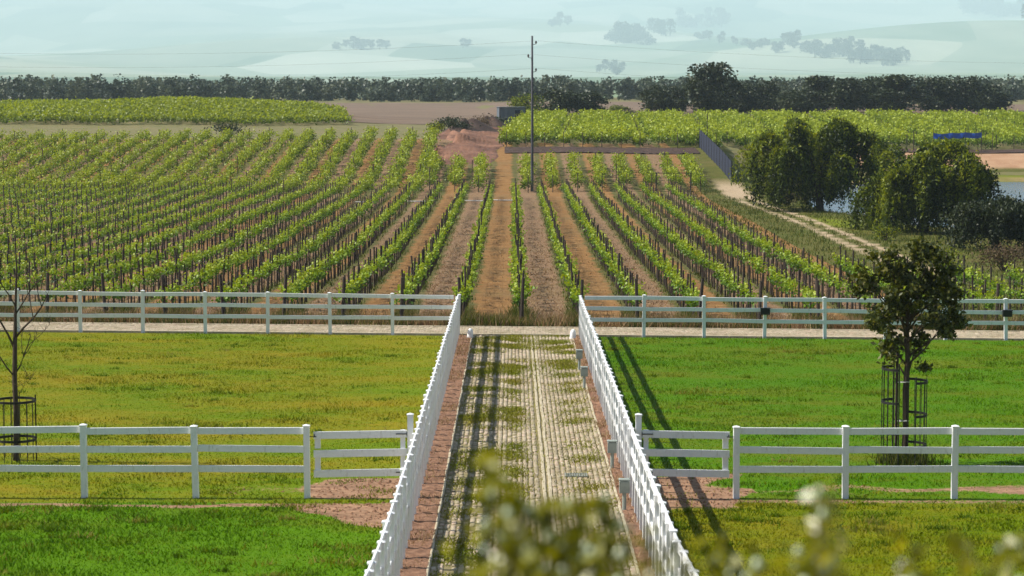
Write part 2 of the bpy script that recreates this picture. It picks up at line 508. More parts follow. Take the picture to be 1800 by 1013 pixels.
M_vine = leafmat('vine_leaf', [(0.0, (0.055, 0.120, 0.006)), (0.35, (0.140, 0.245, 0.010)), (0.75, (0.250, 0.350, 0.018)), (1.0, (0.34, 0.40, 0.040))], 0.28)
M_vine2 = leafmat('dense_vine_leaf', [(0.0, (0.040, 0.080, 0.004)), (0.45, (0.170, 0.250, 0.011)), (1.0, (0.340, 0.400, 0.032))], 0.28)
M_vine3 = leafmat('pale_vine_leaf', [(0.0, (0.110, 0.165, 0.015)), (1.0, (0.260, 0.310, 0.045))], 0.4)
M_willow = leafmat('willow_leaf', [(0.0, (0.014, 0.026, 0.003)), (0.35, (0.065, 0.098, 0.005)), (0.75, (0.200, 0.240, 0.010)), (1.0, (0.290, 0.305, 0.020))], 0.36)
M_darktree = leafmat('dark_tree_leaf', [(0.0, (0.013, 0.021, 0.008)), (0.7, (0.030, 0.042, 0.012)), (1.0, (0.060, 0.074, 0.018))], 0.15)
M_hazed_wood_leaf = leafmat('hazed_wood_leaf', [(0.0, (0.026, 0.042, 0.030)), (0.6, (0.066, 0.088, 0.052)), (1.0, (0.120, 0.135, 0.075))], 0.2)  # blue of the distant haze put into the leaf colour
M_lawntree = leafmat('lawn_tree_leaf', [(0.0, (0.024, 0.034, 0.006)), (0.55, (0.070, 0.085, 0.012)), (0.88, (0.135, 0.145, 0.024)), (1.0, (0.22, 0.20, 0.05))], 0.32, 0.42, 0.4)
M_shrub = leafmat('shrub_leaf', [(0.0, (0.060, 0.070, 0.003)), (0.5, (0.190, 0.200, 0.005)), (1.0, (0.380, 0.360, 0.012))], 0.45, 0.3, 0.5)
M_leaf_glint = leafmat('shrub_leaf_glint', [(0.0, (0.60, 0.68, 0.46)), (1.0, (0.78, 0.82, 0.62))], 0.0, 0.3, 0.6)  # pale colour of the highlights on glossy shrub leaves
M_straw = leafmat('straw', [(0.0, (0.15, 0.085, 0.045)), (0.5, (0.30, 0.20, 0.10)), (1.0, (0.42, 0.32, 0.18))], 0.25, 0.8, 0.1)
M_weed = leafmat('weed', [(0.0, (0.035, 0.055, 0.010)), (0.6, (0.085, 0.110, 0.018)), (1.0, (0.19, 0.165, 0.05))], 0.3, 0.8, 0.1)
M_scrub = leafmat('brown_scrub', [(0.0, (0.060, 0.040, 0.024)), (1.0, (0.170, 0.125, 0.070))], 0.2, 0.8, 0.1)

# ================================================================== THE SETTING
LANE_L, LANE_R = -1.97, 2.50          # fence lines either side of the lane
FRONT_Y, FAR_Y = 47.0, 83.0           # the two cross fences
ROAD0, ROAD1 = 83.25, 86.3

ys = np.concatenate([np.arange(-60, 90, 3.0), np.arange(90, 300, 5.0), np.geomspace(300, 820, 50)])
g = sheet('ground', np.linspace(-1, 1, 121), ys, M_ground, -0.06, rel=lambda U, Y: U * (90 + 0.9 * np.maximum(Y, 0)))
tag(g, 'dry grassy open ground under and around the vineyards', 'ground', kind='structure')
hs = sheet('hills', np.linspace(-1, 1, 161), np.geomspace(800, 23600, 180), M_hills, -0.5, rel=lambda U, Y: U * (0.55 * Y + 500))
tag(hs, 'pale hazy hillside of fields rising across the valley', 'hills', kind='structure')

# ---- lawns
def dirt_left(X, Y):
    rag = (wave(X, Y, 0.55) - 0.5) * 1.3
    gate = sstep(0.25, -0.15, np.maximum(-(X + 4.35 + rag * 0.7), np.maximum(Y - 49.6 - rag * 0.5, 45.4 - (X + 4.3) * 1.25 - Y + rag * 0.5)))
    line = sstep(0.22, 0.10, np.abs(Y - 46.05 - 0.10 * np.sin(X * 1.1) - 0.05 * np.sin(X * 3.1)))
    strip = 0.35 * sstep(0.9, 0.3, np.abs(Y - 48.0 + rag * 0.7)) * sstep(-9, -5, X)
    fence = sstep(0.35, 0.05, np.abs(X - LANE_L) + rag * 0.15)
    gate = gate * (1 - 0.85 * sstep(0.45, 0.2, np.abs(Y - 46.7 - rag * .2)))
    return np.maximum.reduce([gate, line * 0.95, strip, fence])

def dirt_right(X, Y):
    rag = (wave(X, Y, 0.6, 2.0) - 0.5) * 1.3
    gate = sstep(0.25, -0.15, np.maximum(X - 4.6 - rag, np.maximum(Y - 50.0 - rag * 0.5, 45.8 + rag * 0.6 - Y)))
    strip = sstep(0.62, 0.15, np.abs(Y - 48.1 + rag * 0.9)) * (0.35 + 0.65 * wave(X, Y, 1.5, 1.0))
    shade = 0.6 * sstep(0.35, 0.10, np.abs(Y - 46.6))  # shade along the front fence, put in as bare soil
    fence = sstep(0.45, 0.05, np.abs(X - LANE_R) + rag * 0.15)
    return np.maximum.reduce([gate, strip * 0.9, shade, fence])

M_tuft = leafmat('tuft_leaf', [(0.0, (0.050, 0.095, 0.003)), (0.5, (0.095, 0.170, 0.004)), (0.8, (0.150, 0.165, 0.010)), (1.0, (0.260, 0.220, 0.060))], 0.25, 0.8, 0.1)
def lawn(name, x0, x1, y0, y1, m, fn, label, dens, h):
    o = sheet(name, np.arange(x0, x1 + 0.01, 0.2), np.arange(y0, y1 + 0.01, 0.2), m, 0.0, {'dirt': fn})
    tag(o, label, 'lawn', kind='structure')
    k = int((x1 - x0) * (y1 - y0) * dens)
    X, Y = rng.uniform(x0, x1, k), rng.uniform(y0, y1, k)
    keep = (rng.random(k) > fn(X, Y) * 1.15) & (np.abs(X) < Y * 0.245 + 1.5) & (Y > 34)
    keep &= rng.random(k) < np.clip(1.35 - Y / 110, 0.5, 1)
    X, Y = X[keep], Y[keep]
    P = np.stack([X, Y, H(X, Y) - 0.004], 1)
    hh = h * (0.45 + 1.1 * wave(X, Y, 0.5) * wave(X, Y, 1.7, 1.0) * 1.5)
    g = link('grass', polymesh('grass', blades(P, hh, 0.022, 0.55), 3, m))
    tag(g, 'short blades of turf on the ' + label, 'grass', kind='stuff')
    # coarser tufts and weeds that the mower left, in drifts
    k = 420
    cx, cy = rng.uniform(x0, x1, k), rng.uniform(max(y0, 36), y1, k)
    keep = (np.abs(cx) < cy * 0.245 + 1.5) & (fn(cx, cy) < .3) & (rng.random(k) < wave(cx, cy, 2.3, 1.0) * 1.3)
    cx, cy = cx[keep], cy[keep]
    nb_ = rng.integers(8, 60, len(cx))
    ii = np.repeat(np.arange(len(cx)), nb_)
    sp_ = np.repeat(rng.uniform(.05, .22, len(cx)), nb_)
    X, Y = cx[ii] + rng.normal(size=len(ii)) * sp_ * 1.6, cy[ii] + rng.normal(size=len(ii)) * sp_
    ok = (X > x0) & (X < x1) & (Y > y0) & (Y < y1)
    X, Y = X[ok], Y[ok]
    tone = np.repeat(rng.random(len(cx)), nb_)[ok]
    g = link('grass_tufts', polymesh('grass_tufts', blades(np.stack([X, Y, H(X, Y)], 1), h * 1.7, 0.026, 0.6), 3, M_tuft, np.clip(tone + rng.normal(0, .12, len(X)), 0, 1)))
    tag(g, 'coarse darker tufts scattered over the ' + label, 'grass', kind='stuff')

lawn('lawn_left_far', -24, LANE_L + 0.05, FRONT_Y - 0.6, FAR_Y - 0.05, M_lawn_bl, dirt_left, 'yellowish lawn behind the gate on the bare sapling side', 260, 0.05)
lawn('lawn_left_near', -16, LANE_L + 0.05, 27.0, FRONT_Y - 0.6, M_lawn_fl, dirt_left, 'bright green lawn in front of the fence on the bare sapling side', 420, 0.06)
lawn('lawn_right_far', LANE_R - 0.05, 25, FRONT_Y - 0.6, FAR_Y - 0.05, M_lawn_br, dirt_right, 'lush green lawn round the caged leafy tree', 260, 0.055)
lawn('lawn_right_near', LANE_R - 0.05, 17, 27.0, FRONT_Y - 0.6, M_lawn_fr, dirt_right, 'olive lawn in front of the fence on the leafy tree side', 420, 0.055)

def pebbles(name, k, x0, x1, y0, y1, fn, label, m, smin=.012, smax=.05):
    X, Y = rng.uniform(x0, x1, k), rng.uniform(y0, y1, k)
    keep = rng.random(k) < fn(X, Y)
    X, Y = X[keep], Y[keep]; n_ = len(X)
    oct_ = np.array([(1, 0, 0), (0, 1, 0), (-1, 0, 0), (0, -1, 0), (0, 0, .7)])
    tri = np.array([(0, 1, 4), (1, 2, 4), (2, 3, 4), (3, 0, 4)])
    V = oct_[None] * (rng.uniform(smin, smax, (n_, 1, 1)) * rng.uniform(.6, 1.4, (n_, 5, 1))) + np.stack([X, Y, H(X, Y)], 1)[:, None]
    V = V[:, tri].reshape(-1, 3, 3)
    return tag(link(name, polymesh(name, V, 3, m)), label, 'stones', kind='stuff')
pebbles('clods', 2200, -6, LANE_L, 40, 52, lambda X, Y: dirt_left(X, Y) ** 2, 'loose clods on the bare soil under the gate, bare sapling side', M_verge)
pebbles('clods', 2200, LANE_R, 9, 44, 52, lambda X, Y: dirt_right(X, Y) ** 2, 'loose clods on the bare soil under the gate, leafy tree side', M_verge)
k = 26000
for nm_, x0, x1, fn in (('sapling', -8, LANE_L, dirt_left), ('leafy tree', LANE_R, 11, dirt_right)):
    X, Y = rng.uniform(x0, x1, k), rng.uniform(40, 52, k)
    keep = (fn(X, Y) > .15) & (rng.random(k) < 2.2 * np.maximum(0, wave(X, Y, .28) * wave(X, Y, .8, 1.) - .22))
    X, Y = X[keep], Y[keep]
    tag(link('grass', polymesh('grass', blades(np.stack([X, Y, H(X, Y)], 1), .05, .022, .6), 3, M_lawn_fr)), f'thin grass creeping over the bare soil on the {nm_} side', 'grass', kind='stuff')

# ---- the lane: soil bed, verges, grass pavers, kerbs
LX0, LX1 = -1.42, 2.16
lane = sheet('lane', np.arange(LANE_L, LANE_R + 0.01, 0.149), np.arange(26, ROAD0 + 0.01, 0.5), M_joint, 0.003)
tag(lane, 'paved lane with grass in its joints running between two white fences', 'lane', kind='structure')
for x0, x1, lb in ((LANE_L + 0.02, LX0 - 0.06, 'reddish bare soil verge'), (LX1 + 0.06, LANE_R - 0.02, 'reddish bare soil verge')):
    v = sheet('verge', np.linspace(x0, x1, 6), np.arange(26, ROAD0, 0.25), M_verge, 0.018)
    me = v.data
    co = np.empty(len(me.vertices) * 3, dtype=np.float32); me.vertices.foreach_get('co', co)
    co = co.reshape(-1, 3); co[:, 2] += rng.uniform(-0.012, 0.03, len(co)); me.vertices.foreach_set('co', co.ravel())
    v.parent = lane
CH0, CH1 = 0.66, 0.86                       # double kerb line along the lane
def paver_proto(wx, wy, hgt):
    b = MB(); b.cbox(-wx / 2, wx / 2, -wy / 2, wy / 2, -0.03, hgt, 0.012)
    return b
PW, PL_, GAP = 0.094, 0.150, 0.026
colsx = list(np.arange(LX0 + PW / 2, CH0 - PW / 2, PW + GAP)) + list(np.arange(CH1 + 0.01 + PW / 2, LX1 - PW / 2 + 0.02, PW + GAP))
pm = paver_proto(PW, PL_, 0.020).mesh('paver', M_paver)
rows_y = np.arange(27.0, ROAD0 - 0.25, PL_ + GAP)
pos = []
for j, y in enumerate(rows_y):
    for i, x in enumerate(colsx):
        yy = y + (0.5 * (PL_ + GAP) if i % 2 else 0)
        if yy < ROAD0 - 0.2 and random.random() > (0.42 if x < -0.40 else 0.28 if -0.15 < x < 0.25 else 0.10):
            pos.append((x + random.gauss(0, .006), yy + random.gauss(0, .012)))
pos = np.array(pos)
pz = H(pos[:, 0], pos[:, 1])
vis = [i for i in range(len(pos)) if pos[i, 1] > 38.3]
near = set(sorted(vis, key=lambda i: pos[i, 1])[:300])
rest = [i for i in range(len(pos)) if i not in near]
for i in sorted(near):
    link('paver', pm, lane, (pos[i, 0], pos[i, 1], pz[i] + random.uniform(0, .008)), (random.gauss(0, .01), random.gauss(0, .01), random.gauss(0, .01)))
def scatter_boxes(name, P, rz, b, m, parent=None):
    """many copies of one small solid joined in one mesh"""
    v0 = np.array(b.v); k = len(v0); n_ = len(P)
    c_, s_ = np.cos(rz)[:, None], np.sin(rz)[:, None]
    V = np.empty((n_, k, 3), dtype=np.float32)
    V[:, :, 0] = P[:, 0:1] + v0[None, :, 0] * c_ - v0[None, :, 1] * s_
    V[:, :, 1] = P[:, 1:2] + v0[None, :, 0] * s_ + v0[None, :, 1] * c_
    V[:, :, 2] = P[:, 2:3] + v0[None, :, 2]
    fq = np.array(b.f[1:], dtype=np.int32)        # without the underside
    Fq = (fq[None] + (np.arange(n_) * k)[:, None, None]).reshape(-1, 4)
    me = bpy.data.meshes.new(name)
    me.vertices.add(n_ * k); me.vertices.foreach_set('co', V.ravel())
    me.loops.add(Fq.size); me.loops.foreach_set('vertex_index', Fq.ravel().astype(np.int32))
    me.polygons.add(len(Fq)); me.polygons.foreach_set('loop_start', np.arange(0, Fq.size, 4, dtype=np.int32))
    me.update(calc_edges=True)
    a = me.attributes.new('rnd', 'FLOAT', 'FACE')
    a.data.foreach_set('value', np.repeat(rng.random(n_), len(fq)).astype(np.float32))
    me.materials.append(m)
    return tag(link(name, me, parent), kind='stuff')
P = np.stack([pos[rest, 0], pos[rest, 1], pz[rest] + rng.uniform(0, .008, len(rest))], 1)
scatter_boxes('pavers', P, rng.normal(0, .01, len(P)), paver_proto(PW, PL_, 0.020), M_paver, lane)
for x0, x1 in ((LX0 - 0.07, LX0 - 0.015), (LX1 + 0.015, LX1 + 0.07), (CH0, CH0 + 0.075), (CH1 - 0.075, CH1)):
    for y in np.arange(27, ROAD0 - 0.6, 1.0):
        b_ = MB(); z = h1(x0, y + .5); sl = h1(x0, y + 1) - h1(x0, y)
        b_.cbox(x0, x1, -0.492, 0.492, -0.03, 0.036 if x0 > CH0 - .1 and x1 < CH1 + .1 else 0.042, 0.008)
        k_ = b_.build('kerb_stone', M_kerb, lane, (random.gauss(0, .006), y + 0.5, z - .008), rot=(math.atan(sl), 0, random.gauss(0, .004)))
# weeds growing in the lane joints
k = 330000
X, Y = rng.uniform(LX0, LX1, k), rng.uniform(33, ROAD0 - 0.3, k)
band = np.exp(-((X - 0.02) / 0.26) ** 2) * 1.5 + np.exp(-((X + 0.85) / 0.45) ** 2) * 1.5 + np.exp(-((X - 1.75) / 0.4) ** 2) * (0.5 + 0.7 * sstep(62, 74, Y)) + sstep(66, 78, Y) * 0.35
keep = rng.random(k) < np.clip(band * (wave(X, Y, 0.45) * wave(X, Y, 1.3, 2.) * 2.0 - 0.18) + 0.03, 0, 1) * 0.75
X, Y = X[keep], Y[keep]
P = np.stack([X, Y, H(X, Y) + 0.012], 1)
g = link('lane_weeds', polymesh('lane_weeds', blades(P, 0.06, 0.022, 0.7), 3, lawn_mat('joint_grass', (0.16, 0.19, 0.006), (0.27, 0.235, 0.03), BARE, 0.5)), lane)
tag(g, kind='stuff')

k = 14000
X, Y = np.where(rng.random(k) < .5, rng.uniform(LANE_L, LX0, k), rng.uniform(LX1, LANE_R, k)), rng.uniform(33, ROAD0 - .3, k)
keep = rng.random(k) < np.clip(wave(X, Y, .5) * wave(X, Y, 1.9, 1.) * 2 - .3 + .5 * sstep(60, 80, Y), 0, 1)
X, Y = X[keep], Y[keep]
tag(link('verge_weeds', polymesh('verge_weeds', blades(np.stack([X, Y, H(X, Y) + .015], 1), .09, .022, .6), 3, M_straw), lane), kind='stuff')
v_ = pebbles('rubble', 9000, LANE_L, LANE_R, 33, ROAD0 - .3, lambda X, Y: np.where((X < LX0 - .07) | (X > LX1 + .07), .9, 0.0), None, M_verge, .015, .045)
del v_['category']
v_.parent = lane

# ---- cobbled road across the far end of the lane
road = sheet('road', np.arange(-26, 27.1, 0.5), np.linspace(ROAD0, ROAD1, 8), M_joint, 0.006)
tag(road, 'narrow cobbled road crossing in front of the vineyard', 'road', kind='structure')
cs, P = 0.21, []
for j, y in enumerate(np.arange(ROAD0 + 0.12, ROAD1 - 0.1, 0.155)):
    x = np.arange(-25.5, 26.5, cs) + (cs / 2 if j % 2 else 0)
    P.append(np.stack([x + rng.normal(0, .006, len(x)), y + rng.normal(0, .006, len(x)), H(x, np.full_like(x, y)) + rng.uniform(-.002, .012, len(x))], 1))
P = np.concatenate(P)
scatter_boxes('cobbles', P, rng.normal(0, .03, len(P)), paver_proto(0.188, 0.135, 0.035), M_paver, road)
for y in (ROAD0 - 0.02, ROAD1 + 0.05):
    for x in np.arange(-26, 26, 1.0):
        b_ = MB(); b_.cbox(-0.49, 0.49, -0.055, 0.055, -0.05, 0.055, 0.01)
        b_.build('kerb_stone', M_kerb, road, (x + .5, y, h1(x + .5, y)), rot=(0, math.atan(h1(x, y) - h1(x + 1, y)), 0))

# ---- vineyard soil and the bank by the pond
vs_ = sheet('vineyard_soil', np.arange(-80, 17.91, 0.45), np.arange(ROAD1 + 0.1, 262.5, 0.45), M_vine_soil, 0.0)
tag(vs_, 'orange earth and straw mulch alleys between the vine rows', 'soil', kind='structure')

def f_path(X, Y):
    s = 21.3 + 0.35 * np.sin(Y * 0.045 + 1.0) - 0.004 * (Y - 160)
    r = (wave(X, Y, 0.7) - 0.5) * 0.5
    a = sstep(0.45, 0.10, np.abs(X - s + 0.75) + r)
    c_ = sstep(0.48, 0.10, np.abs(X - s - 0.75) + r)
    rng_ = sstep(112, 122, Y) * sstep(222, 214, Y)
    end = sstep(1.7, 0.8, np.abs(X - s) + r) * sstep(200, 208, Y) * sstep(224, 216, Y) * 0.9
    return np.maximum(np.maximum(a * (0.45 + 0.6 * wave(X, Y, 3.0)), c_) * rng_, end)
def f_sand(X, Y):
    r = (wave(X, Y, 3.0) - 0.5) * 5
    far = sstep(254, 256, Y + r * .5) * sstep(30, 36, X)
    d = pond_sd(X, Y)
    return np.maximum(far * sstep(267, 264, Y), 0.75 * sstep(1.6, 0.5, np.abs(d - 0.9)) * wave(X, Y, 2.0) * sstep(232, 242, Y))
def f_lush(X, Y):
    spot = np.exp(-((X - 23.6) / 1.5) ** 2 - ((Y - 166) / 7) ** 2) * 1.2
    shore = 0.55 * sstep(5, 1.5, np.abs(pond_sd(X, Y) - 1.5)) * sstep(230, 242, Y)
    return np.clip((spot + shore) * (0.4 + wave(X, Y, 1.2)), 0, 1)
bank = sheet('grass_bank', np.arange(17.6, 116, 0.4), np.arange(ROAD1 + 0.1, 268, 0.45), M_bank, 0.012, {'path': f_path, 'sand': f_sand, 'lush': f_lush})
tag(bank, 'rough grass bank with a worn wheel track above the pond', 'bank', kind='structure')

b_ = MB()
me = bpy.data.meshes.new('pond')
me.from_pydata([(18, 135, WATER), (110, 135, WATER), (110, 243, WATER), (18, 243, WATER)], [], [(0, 1, 2, 3)])
me.materials.append(M_water)
# keep only the water inside the pond outline: fine grid clipped to the basin
xs, yv = np.arange(18, 112, 1.5), np.arange(141, 255, 1.5)
V, F, idx = [], [], {}
for yq in yv:
    for xq in xs:
        if pond_sd(xq + .75, yq + .75) < 1.8:
            q = []
            for p in ((xq, yq), (xq + 1.5, yq), (xq + 1.5, yq + 1.5), (xq, yq + 1.5)):
                if p not in idx:
                    idx[p] = len(V); V.append((p[0], p[1], WATER))
                q.append(idx[p])
            F.append(q)
bpy.data.meshes.remove(me)
me = bpy.data.meshes.new('pond'); me.from_pydata(V, [], F); me.materials.append(M_water)
tag(link('pond', me), 'blue pond water behind the willows', 'pond', kind='structure')

# ---- dark earth sheets painting the shadow line in front of the dense green block
for x0, x1, y0, y1, lb in ((-0.8, 20.2, 244.5, 251.2, 'dark strip painted for the shadow line in front of the dense green block, pole side'), (26.5, 100.0, 263.4, 266.8, 'dark strip painted for the shadow line in front of the dense green block, pond side')):
    dt = sheet('shadow_strip', np.linspace(x0, x1, 60), np.linspace(y0, y1, 12), M_darksoil_shade, 0.03)
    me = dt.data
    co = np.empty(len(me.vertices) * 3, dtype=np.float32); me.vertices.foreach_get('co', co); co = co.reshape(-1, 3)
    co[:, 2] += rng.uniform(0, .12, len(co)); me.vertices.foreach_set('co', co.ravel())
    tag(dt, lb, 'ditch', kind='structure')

# ---- ploughed brown field, grass strip and dug red earth behind the vineyard
fld = sheet('ploughed_field', np.linspace(0, 1, 60), np.linspace(318, 600, 80), M_field, 0.0,
            rel=lambda U, Y: (-26 - 0.9 * np.maximum(0, Y - 380)) * (1 - U) + U * (1.0 + 0.16 * np.maximum(0, Y - 330)))
tag(fld, 'brown ploughed field in front of the distant wood', 'field', kind='structure')
fl2 = sheet('bare_field', np.linspace(0, 1, 40), np.linspace(345, 520, 40), M_field, 0.01, rel=lambda U, Y: Y * 0.03 + U * (Y * 0.36))
tag(fl2, 'strip of brown bare field showing between the tree clumps', 'field', kind='structure')
dug = sheet('dug_earth', np.linspace(0, 1, 50), np.linspace(232, 322, 110), M_redsoil, 0.015,
            rel=lambda U, Y: (-8.2 + 0.035 * (Y - 240) + 0.8 * np.sin(Y * 0.35)) * (1 - U) + U * (-0.9 + 0.045 * (Y - 250) + 0.25 * np.sin(Y * 0.5)))
me = dug.data
co = np.empty(len(me.vertices) * 3, dtype=np.float32); me.vertices.foreach_get('co', co); co = co.reshape(-1, 3)
uu = np.tile(np.linspace(0, 1, 50), 110); vv_ = np.repeat(np.linspace(0, 1, 110), 50)
edge_ = sstep(0, .12, uu) * sstep(1, .88, uu) * sstep(0, .06, vv_) * sstep(1, .9, vv_)
co[:, 2] += edge_ * (0.95 * (wave(co[:, 0], co[:, 1], 0.9) * wave(co[:, 0], co[:, 1], 2.1, 1.0)) * (1.3 - uu) + rng.uniform(0, 0.08, len(co))) - 0.12 * (1 - edge_)
me.vertices.foreach_set('co', co.ravel())
tag(dug, 'strip of dug red earth beside the dense green vine block', 'earth', kind='structure')


# ================================================================== FENCES AND GATES
def post_proto(wd, hgt, cap):
    b = MB()
    b.box(-wd / 2, wd / 2, -wd / 2, wd / 2, -0.25, hgt - 0.05)
    c = wd / 2 + cap
    z = hgt - 0.05
    b.add([(-c, -c, z), (c, -c, z), (c, c, z), (-c, c, z), (-c, -c, z + 0.022), (c, -c, z + 0.022), (c, c, z + 0.022), (-c, c, z + 0.022), (0, 0, hgt)],
          [(0, 3, 2, 1), (0, 1, 5, 4), (1, 2, 6, 5), (2, 3, 7, 6), (3, 0, 4, 7), (4, 5, 8), (5, 6, 8), (6, 7, 8), (7, 4, 8)])
    return b
RAILS = (1.42, 1.02, 0.61)
def fence(points, label, pw=0.125, hgt=1.56, rh=0.15, cap=0.012, group='white post-and-rail fences', jit=0.008):
    """points: post positions (x, y); rails butt between posts"""
    x0, y0 = points[0]
    z0 = h1(x0, y0)
    t = thing('post_and_rail_fence', (x0, y0, z0), label, 'fence', group)
    pmesh = post_proto(pw, hgt, cap).mesh('post', M_white)
    prev = None
    for i, (x, y) in enumerate(points):
        z = h1(x, y)
        link('post', pmesh, t, (x - x0, y - y0, z - z0 + random.gauss(0, jit * 1.5)), (random.gauss(0, .010), random.gauss(0, .010), random.gauss(0, .02)))
        if prev:
            px_, py_, pz_ = prev
            L = math.hypot(x - px_, y - py_)
            key = ('rail', round(L, 2), pw, rh)
            if key not in fence.cache:
                b = MB(); l2 = L / 2 - pw / 2 + 0.012
                b.add([(-l2, -0.02, -rh / 2 + .01), (l2, -0.02, -rh / 2 + .01), (l2, 0.02, -rh / 2 + .01), (-l2, 0.02, -rh / 2 + .01),
                       (-l2, -0.02, rh / 2 - .006), (l2, -0.02, rh / 2 - .006), (l2, 0.02, rh / 2 - .006), (-l2, 0.02, rh / 2 - .006),
                       (-l2, -0.013, rh / 2), (l2, -0.013, rh / 2), (l2, 0.013, rh / 2), (-l2, 0.013, rh / 2)],
                      [(0, 3, 2, 1), (0, 1, 5, 4), (2, 3, 7, 6), (4, 5, 9, 8), (6, 7, 11, 10), (8, 9, 10, 11), (1, 2, 6, 5), (3, 0, 4, 7), (5, 6, 10, 9), (7, 4, 8, 11)])
                fence.cache[key] = b.mesh('rail', M_white)
            az = math.atan2(y - py_, x - px_)
            for rz in RAILS:
                link('rail', fence.cache[key], t, ((x + px_) / 2 - x0, (y + py_) / 2 - y0, (z + pz_) / 2 - z0 + rz + random.gauss(0, jit)),
                     (random.gauss(0, .012), -math.asin((z - pz_) / L) + random.gauss(0, .007), az))
        prev = (x, y, z)
    return t
fence.cache = {}

SP = 0.95
lane_y = np.arange(27.0, FAR_Y + 0.3, SP)
lane_y = lane_y - lane_y[-1] + FAR_Y
fence([(LANE_L, y) for y in lane_y], 'long white fence of close posts lining the lane on the bare sapling side', 0.10, 1.52, 0.16, 0.014)
fence([(LANE_R, y) for y in lane_y], 'long white fence of close posts lining the lane on the leafy tree side', 0.10, 1.52, 0.16, 0.014)
fence([(-4.28 - 2.33 * i, FRONT_Y) for i in range(6)], 'white three-rail fence in front of the bare caged sapling')
fence([(4.69 + 2.28 * i, FRONT_Y) for i in range(6)], 'white three-rail fence in front of the leafy caged tree')
fl = fence([(LANE_L - 0.12 - 2.29 * i, FAR_Y) for i in range(12)], 'white three-rail fence along the cobbled road on the bare sapling side', 0.12)
fr_ = fence([(LANE_R + 0.12 + 2.215 * i, FAR_Y) for i in range(11)], 'white three-rail fence along the cobbled road on the leafy tree side', 0.12)
# thin the first posts that double the lane fences' corner posts
for o in (fl, fr_):
    for c_ in list(o.children):
        if c_.name.startswith('post') and abs(c_.location.x) < 0.05:
            bpy.data.objects.remove(c_)

def gate(xh, xl, label, tall):
    """three-bar gate: xh the lane end (hung on a taller post), xl the latch end"""
    y = FRONT_Y
    s = 1 if xl > xh else -1
    z = h1(xh, y)
    t = thing('field_gate', (xh, y, z), label, 'gate', 'white three-bar gates')
    L = abs(xl - xh)
    link('gate_post', post_proto(0.12, tall, 0.012).mesh('gate_post', M_white), t, (0, 0, 0))
    for rz, dz in ((1.36, 0), (0.97, 0), (0.55, 0)):
        b = MB(); b.box(0.07, L - 0.04, -0.022, 0.022, -0.075, 0.075)
        b.build('bar', M_white, t, (0, 0, rz), rot=(0, 0.018, 0 if s > 0 else math.pi))
    b = MB()
    b.box(-0.06, 0.06, 0.024, 0.062, -0.42, 0.02)
    b.build('stile', M_white, t, (s * (L - 0.12), 0, 0.98 - 0.036))
    b = MB(); b.box(-0.06, 0.06, 0.024, 0.062, 0.0, 0.30)
    b.build('stile', M_white, t, (s * (L - 0.12), 0, 1.045))
    b = MB(); b.box(-0.05, 0.05, 0.024, 0.062, -0.42, 0.48)
    b.build('stile', M_white, t, (s * 0.16, 0, 0.96))
    for rz in (1.36, 0.55):
        b = MB(); b.tube([(s * 0.05, -0.032, 0), (s * 0.30, -0.032, 0)], 0.012, 6); b.tube([(s * 0.065, -0.032, -0.05), (s * 0.065, -0.032, 0.05)], 0.014, 6)
        b.build('hinge', M_iron, t, (0, 0, rz))
    b = MB(); b.tube([(s * (L - 0.10), -0.03, 0), (s * (L + 0.05), -0.03, 0)], 0.010, 6); b.tube([(s * (L - 0.06), -0.03, 0), (s * (L - 0.06), -0.06, 0.05)], 0.010, 6)
    b.build('latch', M_iron, t, (0, 0, 1.30))
    return t
gate(-2.12, -4.18, 'white three-bar gate over bare soil on the bare sapling side', 1.80)
gate(2.64, 4.58, 'white three-bar gate over bare soil on the leafy tree side', 1.80)

# black boxes on the far fence
for i, nm in ((3, 'small black box on a far fence post between the lane and the leafy tree'), (7, 'small black box on a far fence post beyond the leafy tree')):
    x = LANE_R + 0.12 + 2.215 * i
    z = h1(x, FAR_Y)
    t = thing('junction_box', (x, FAR_Y - 0.075, z), nm, 'box', 'black boxes on the far fence')
    b = MB(); b.cbox(-0.17, 0.17, -0.16, 0, 0.88, 1.10, 0.02); b.build('case', M_black, t)
    b = MB(); b.box(-0.185, 0.185, -0.175, 0.0, 1.102, 1.13); b.build('lid', M_black, t)
# grey meter boxes along the lane
for x, y, lb in ((2.27, 45.4, 'grey-green meter box on a post beside the fence, ahead of the gate'), (2.27, 51.0, 'grey-green meter box on a post just past the gate'),
                 (2.13, 66.5, 'small grey meter box, nearer the gate of the two at the far lane end'), (2.13, 71.5, 'small grey meter box, nearer the road of the two at the far lane end')):
    t = thing('meter_box', (x, y, h1(x, y)), lb, 'box', 'meter boxes along the lane')
    b = MB(); t.scale = (.82, .82, .86); b.tube([(0, 0, -0.15), (0, 0, 0.46)], 0.05, 8); b.build('stand', M_box, t)
    b = MB(); b.cbox(-0.125, 0.125, -0.09, 0.09, 0.44, 0.74, 0.03); cs_ = b.build('case', M_box, t)
    b = MB(); b.cbox(-0.14, 0.14, -0.105, 0.105, 0.742, 0.775, 0.015); b.build('lid', M_box, t)
    b = MB(); b.box(-0.10, 0.10, -0.098, -0.0905, 0.48, 0.70); b.build('door', M_box, cs_)
# white marker stones at the far corners of the lane
for x, lb in ((-1.52, 'small white marker stone at the lane corner on the bare sapling side'), (2.2, 'small white marker stone at the lane corner on the leafy tree side')):
    b = MB()
    b.tube([(0, 0, -0.1), (0, 0, 0.02), (0.01, 0, 0.22), (0.015, 0, 0.32), (0.015, 0, 0.36)], [0.10, 0.115, 0.105, 0.08, 0.03], 9)
    tag(b.build('marker_stone', M_white, None, (x, 81.9, h1(x, 81.9)), True), lb, 'stone', 'white marker stones')
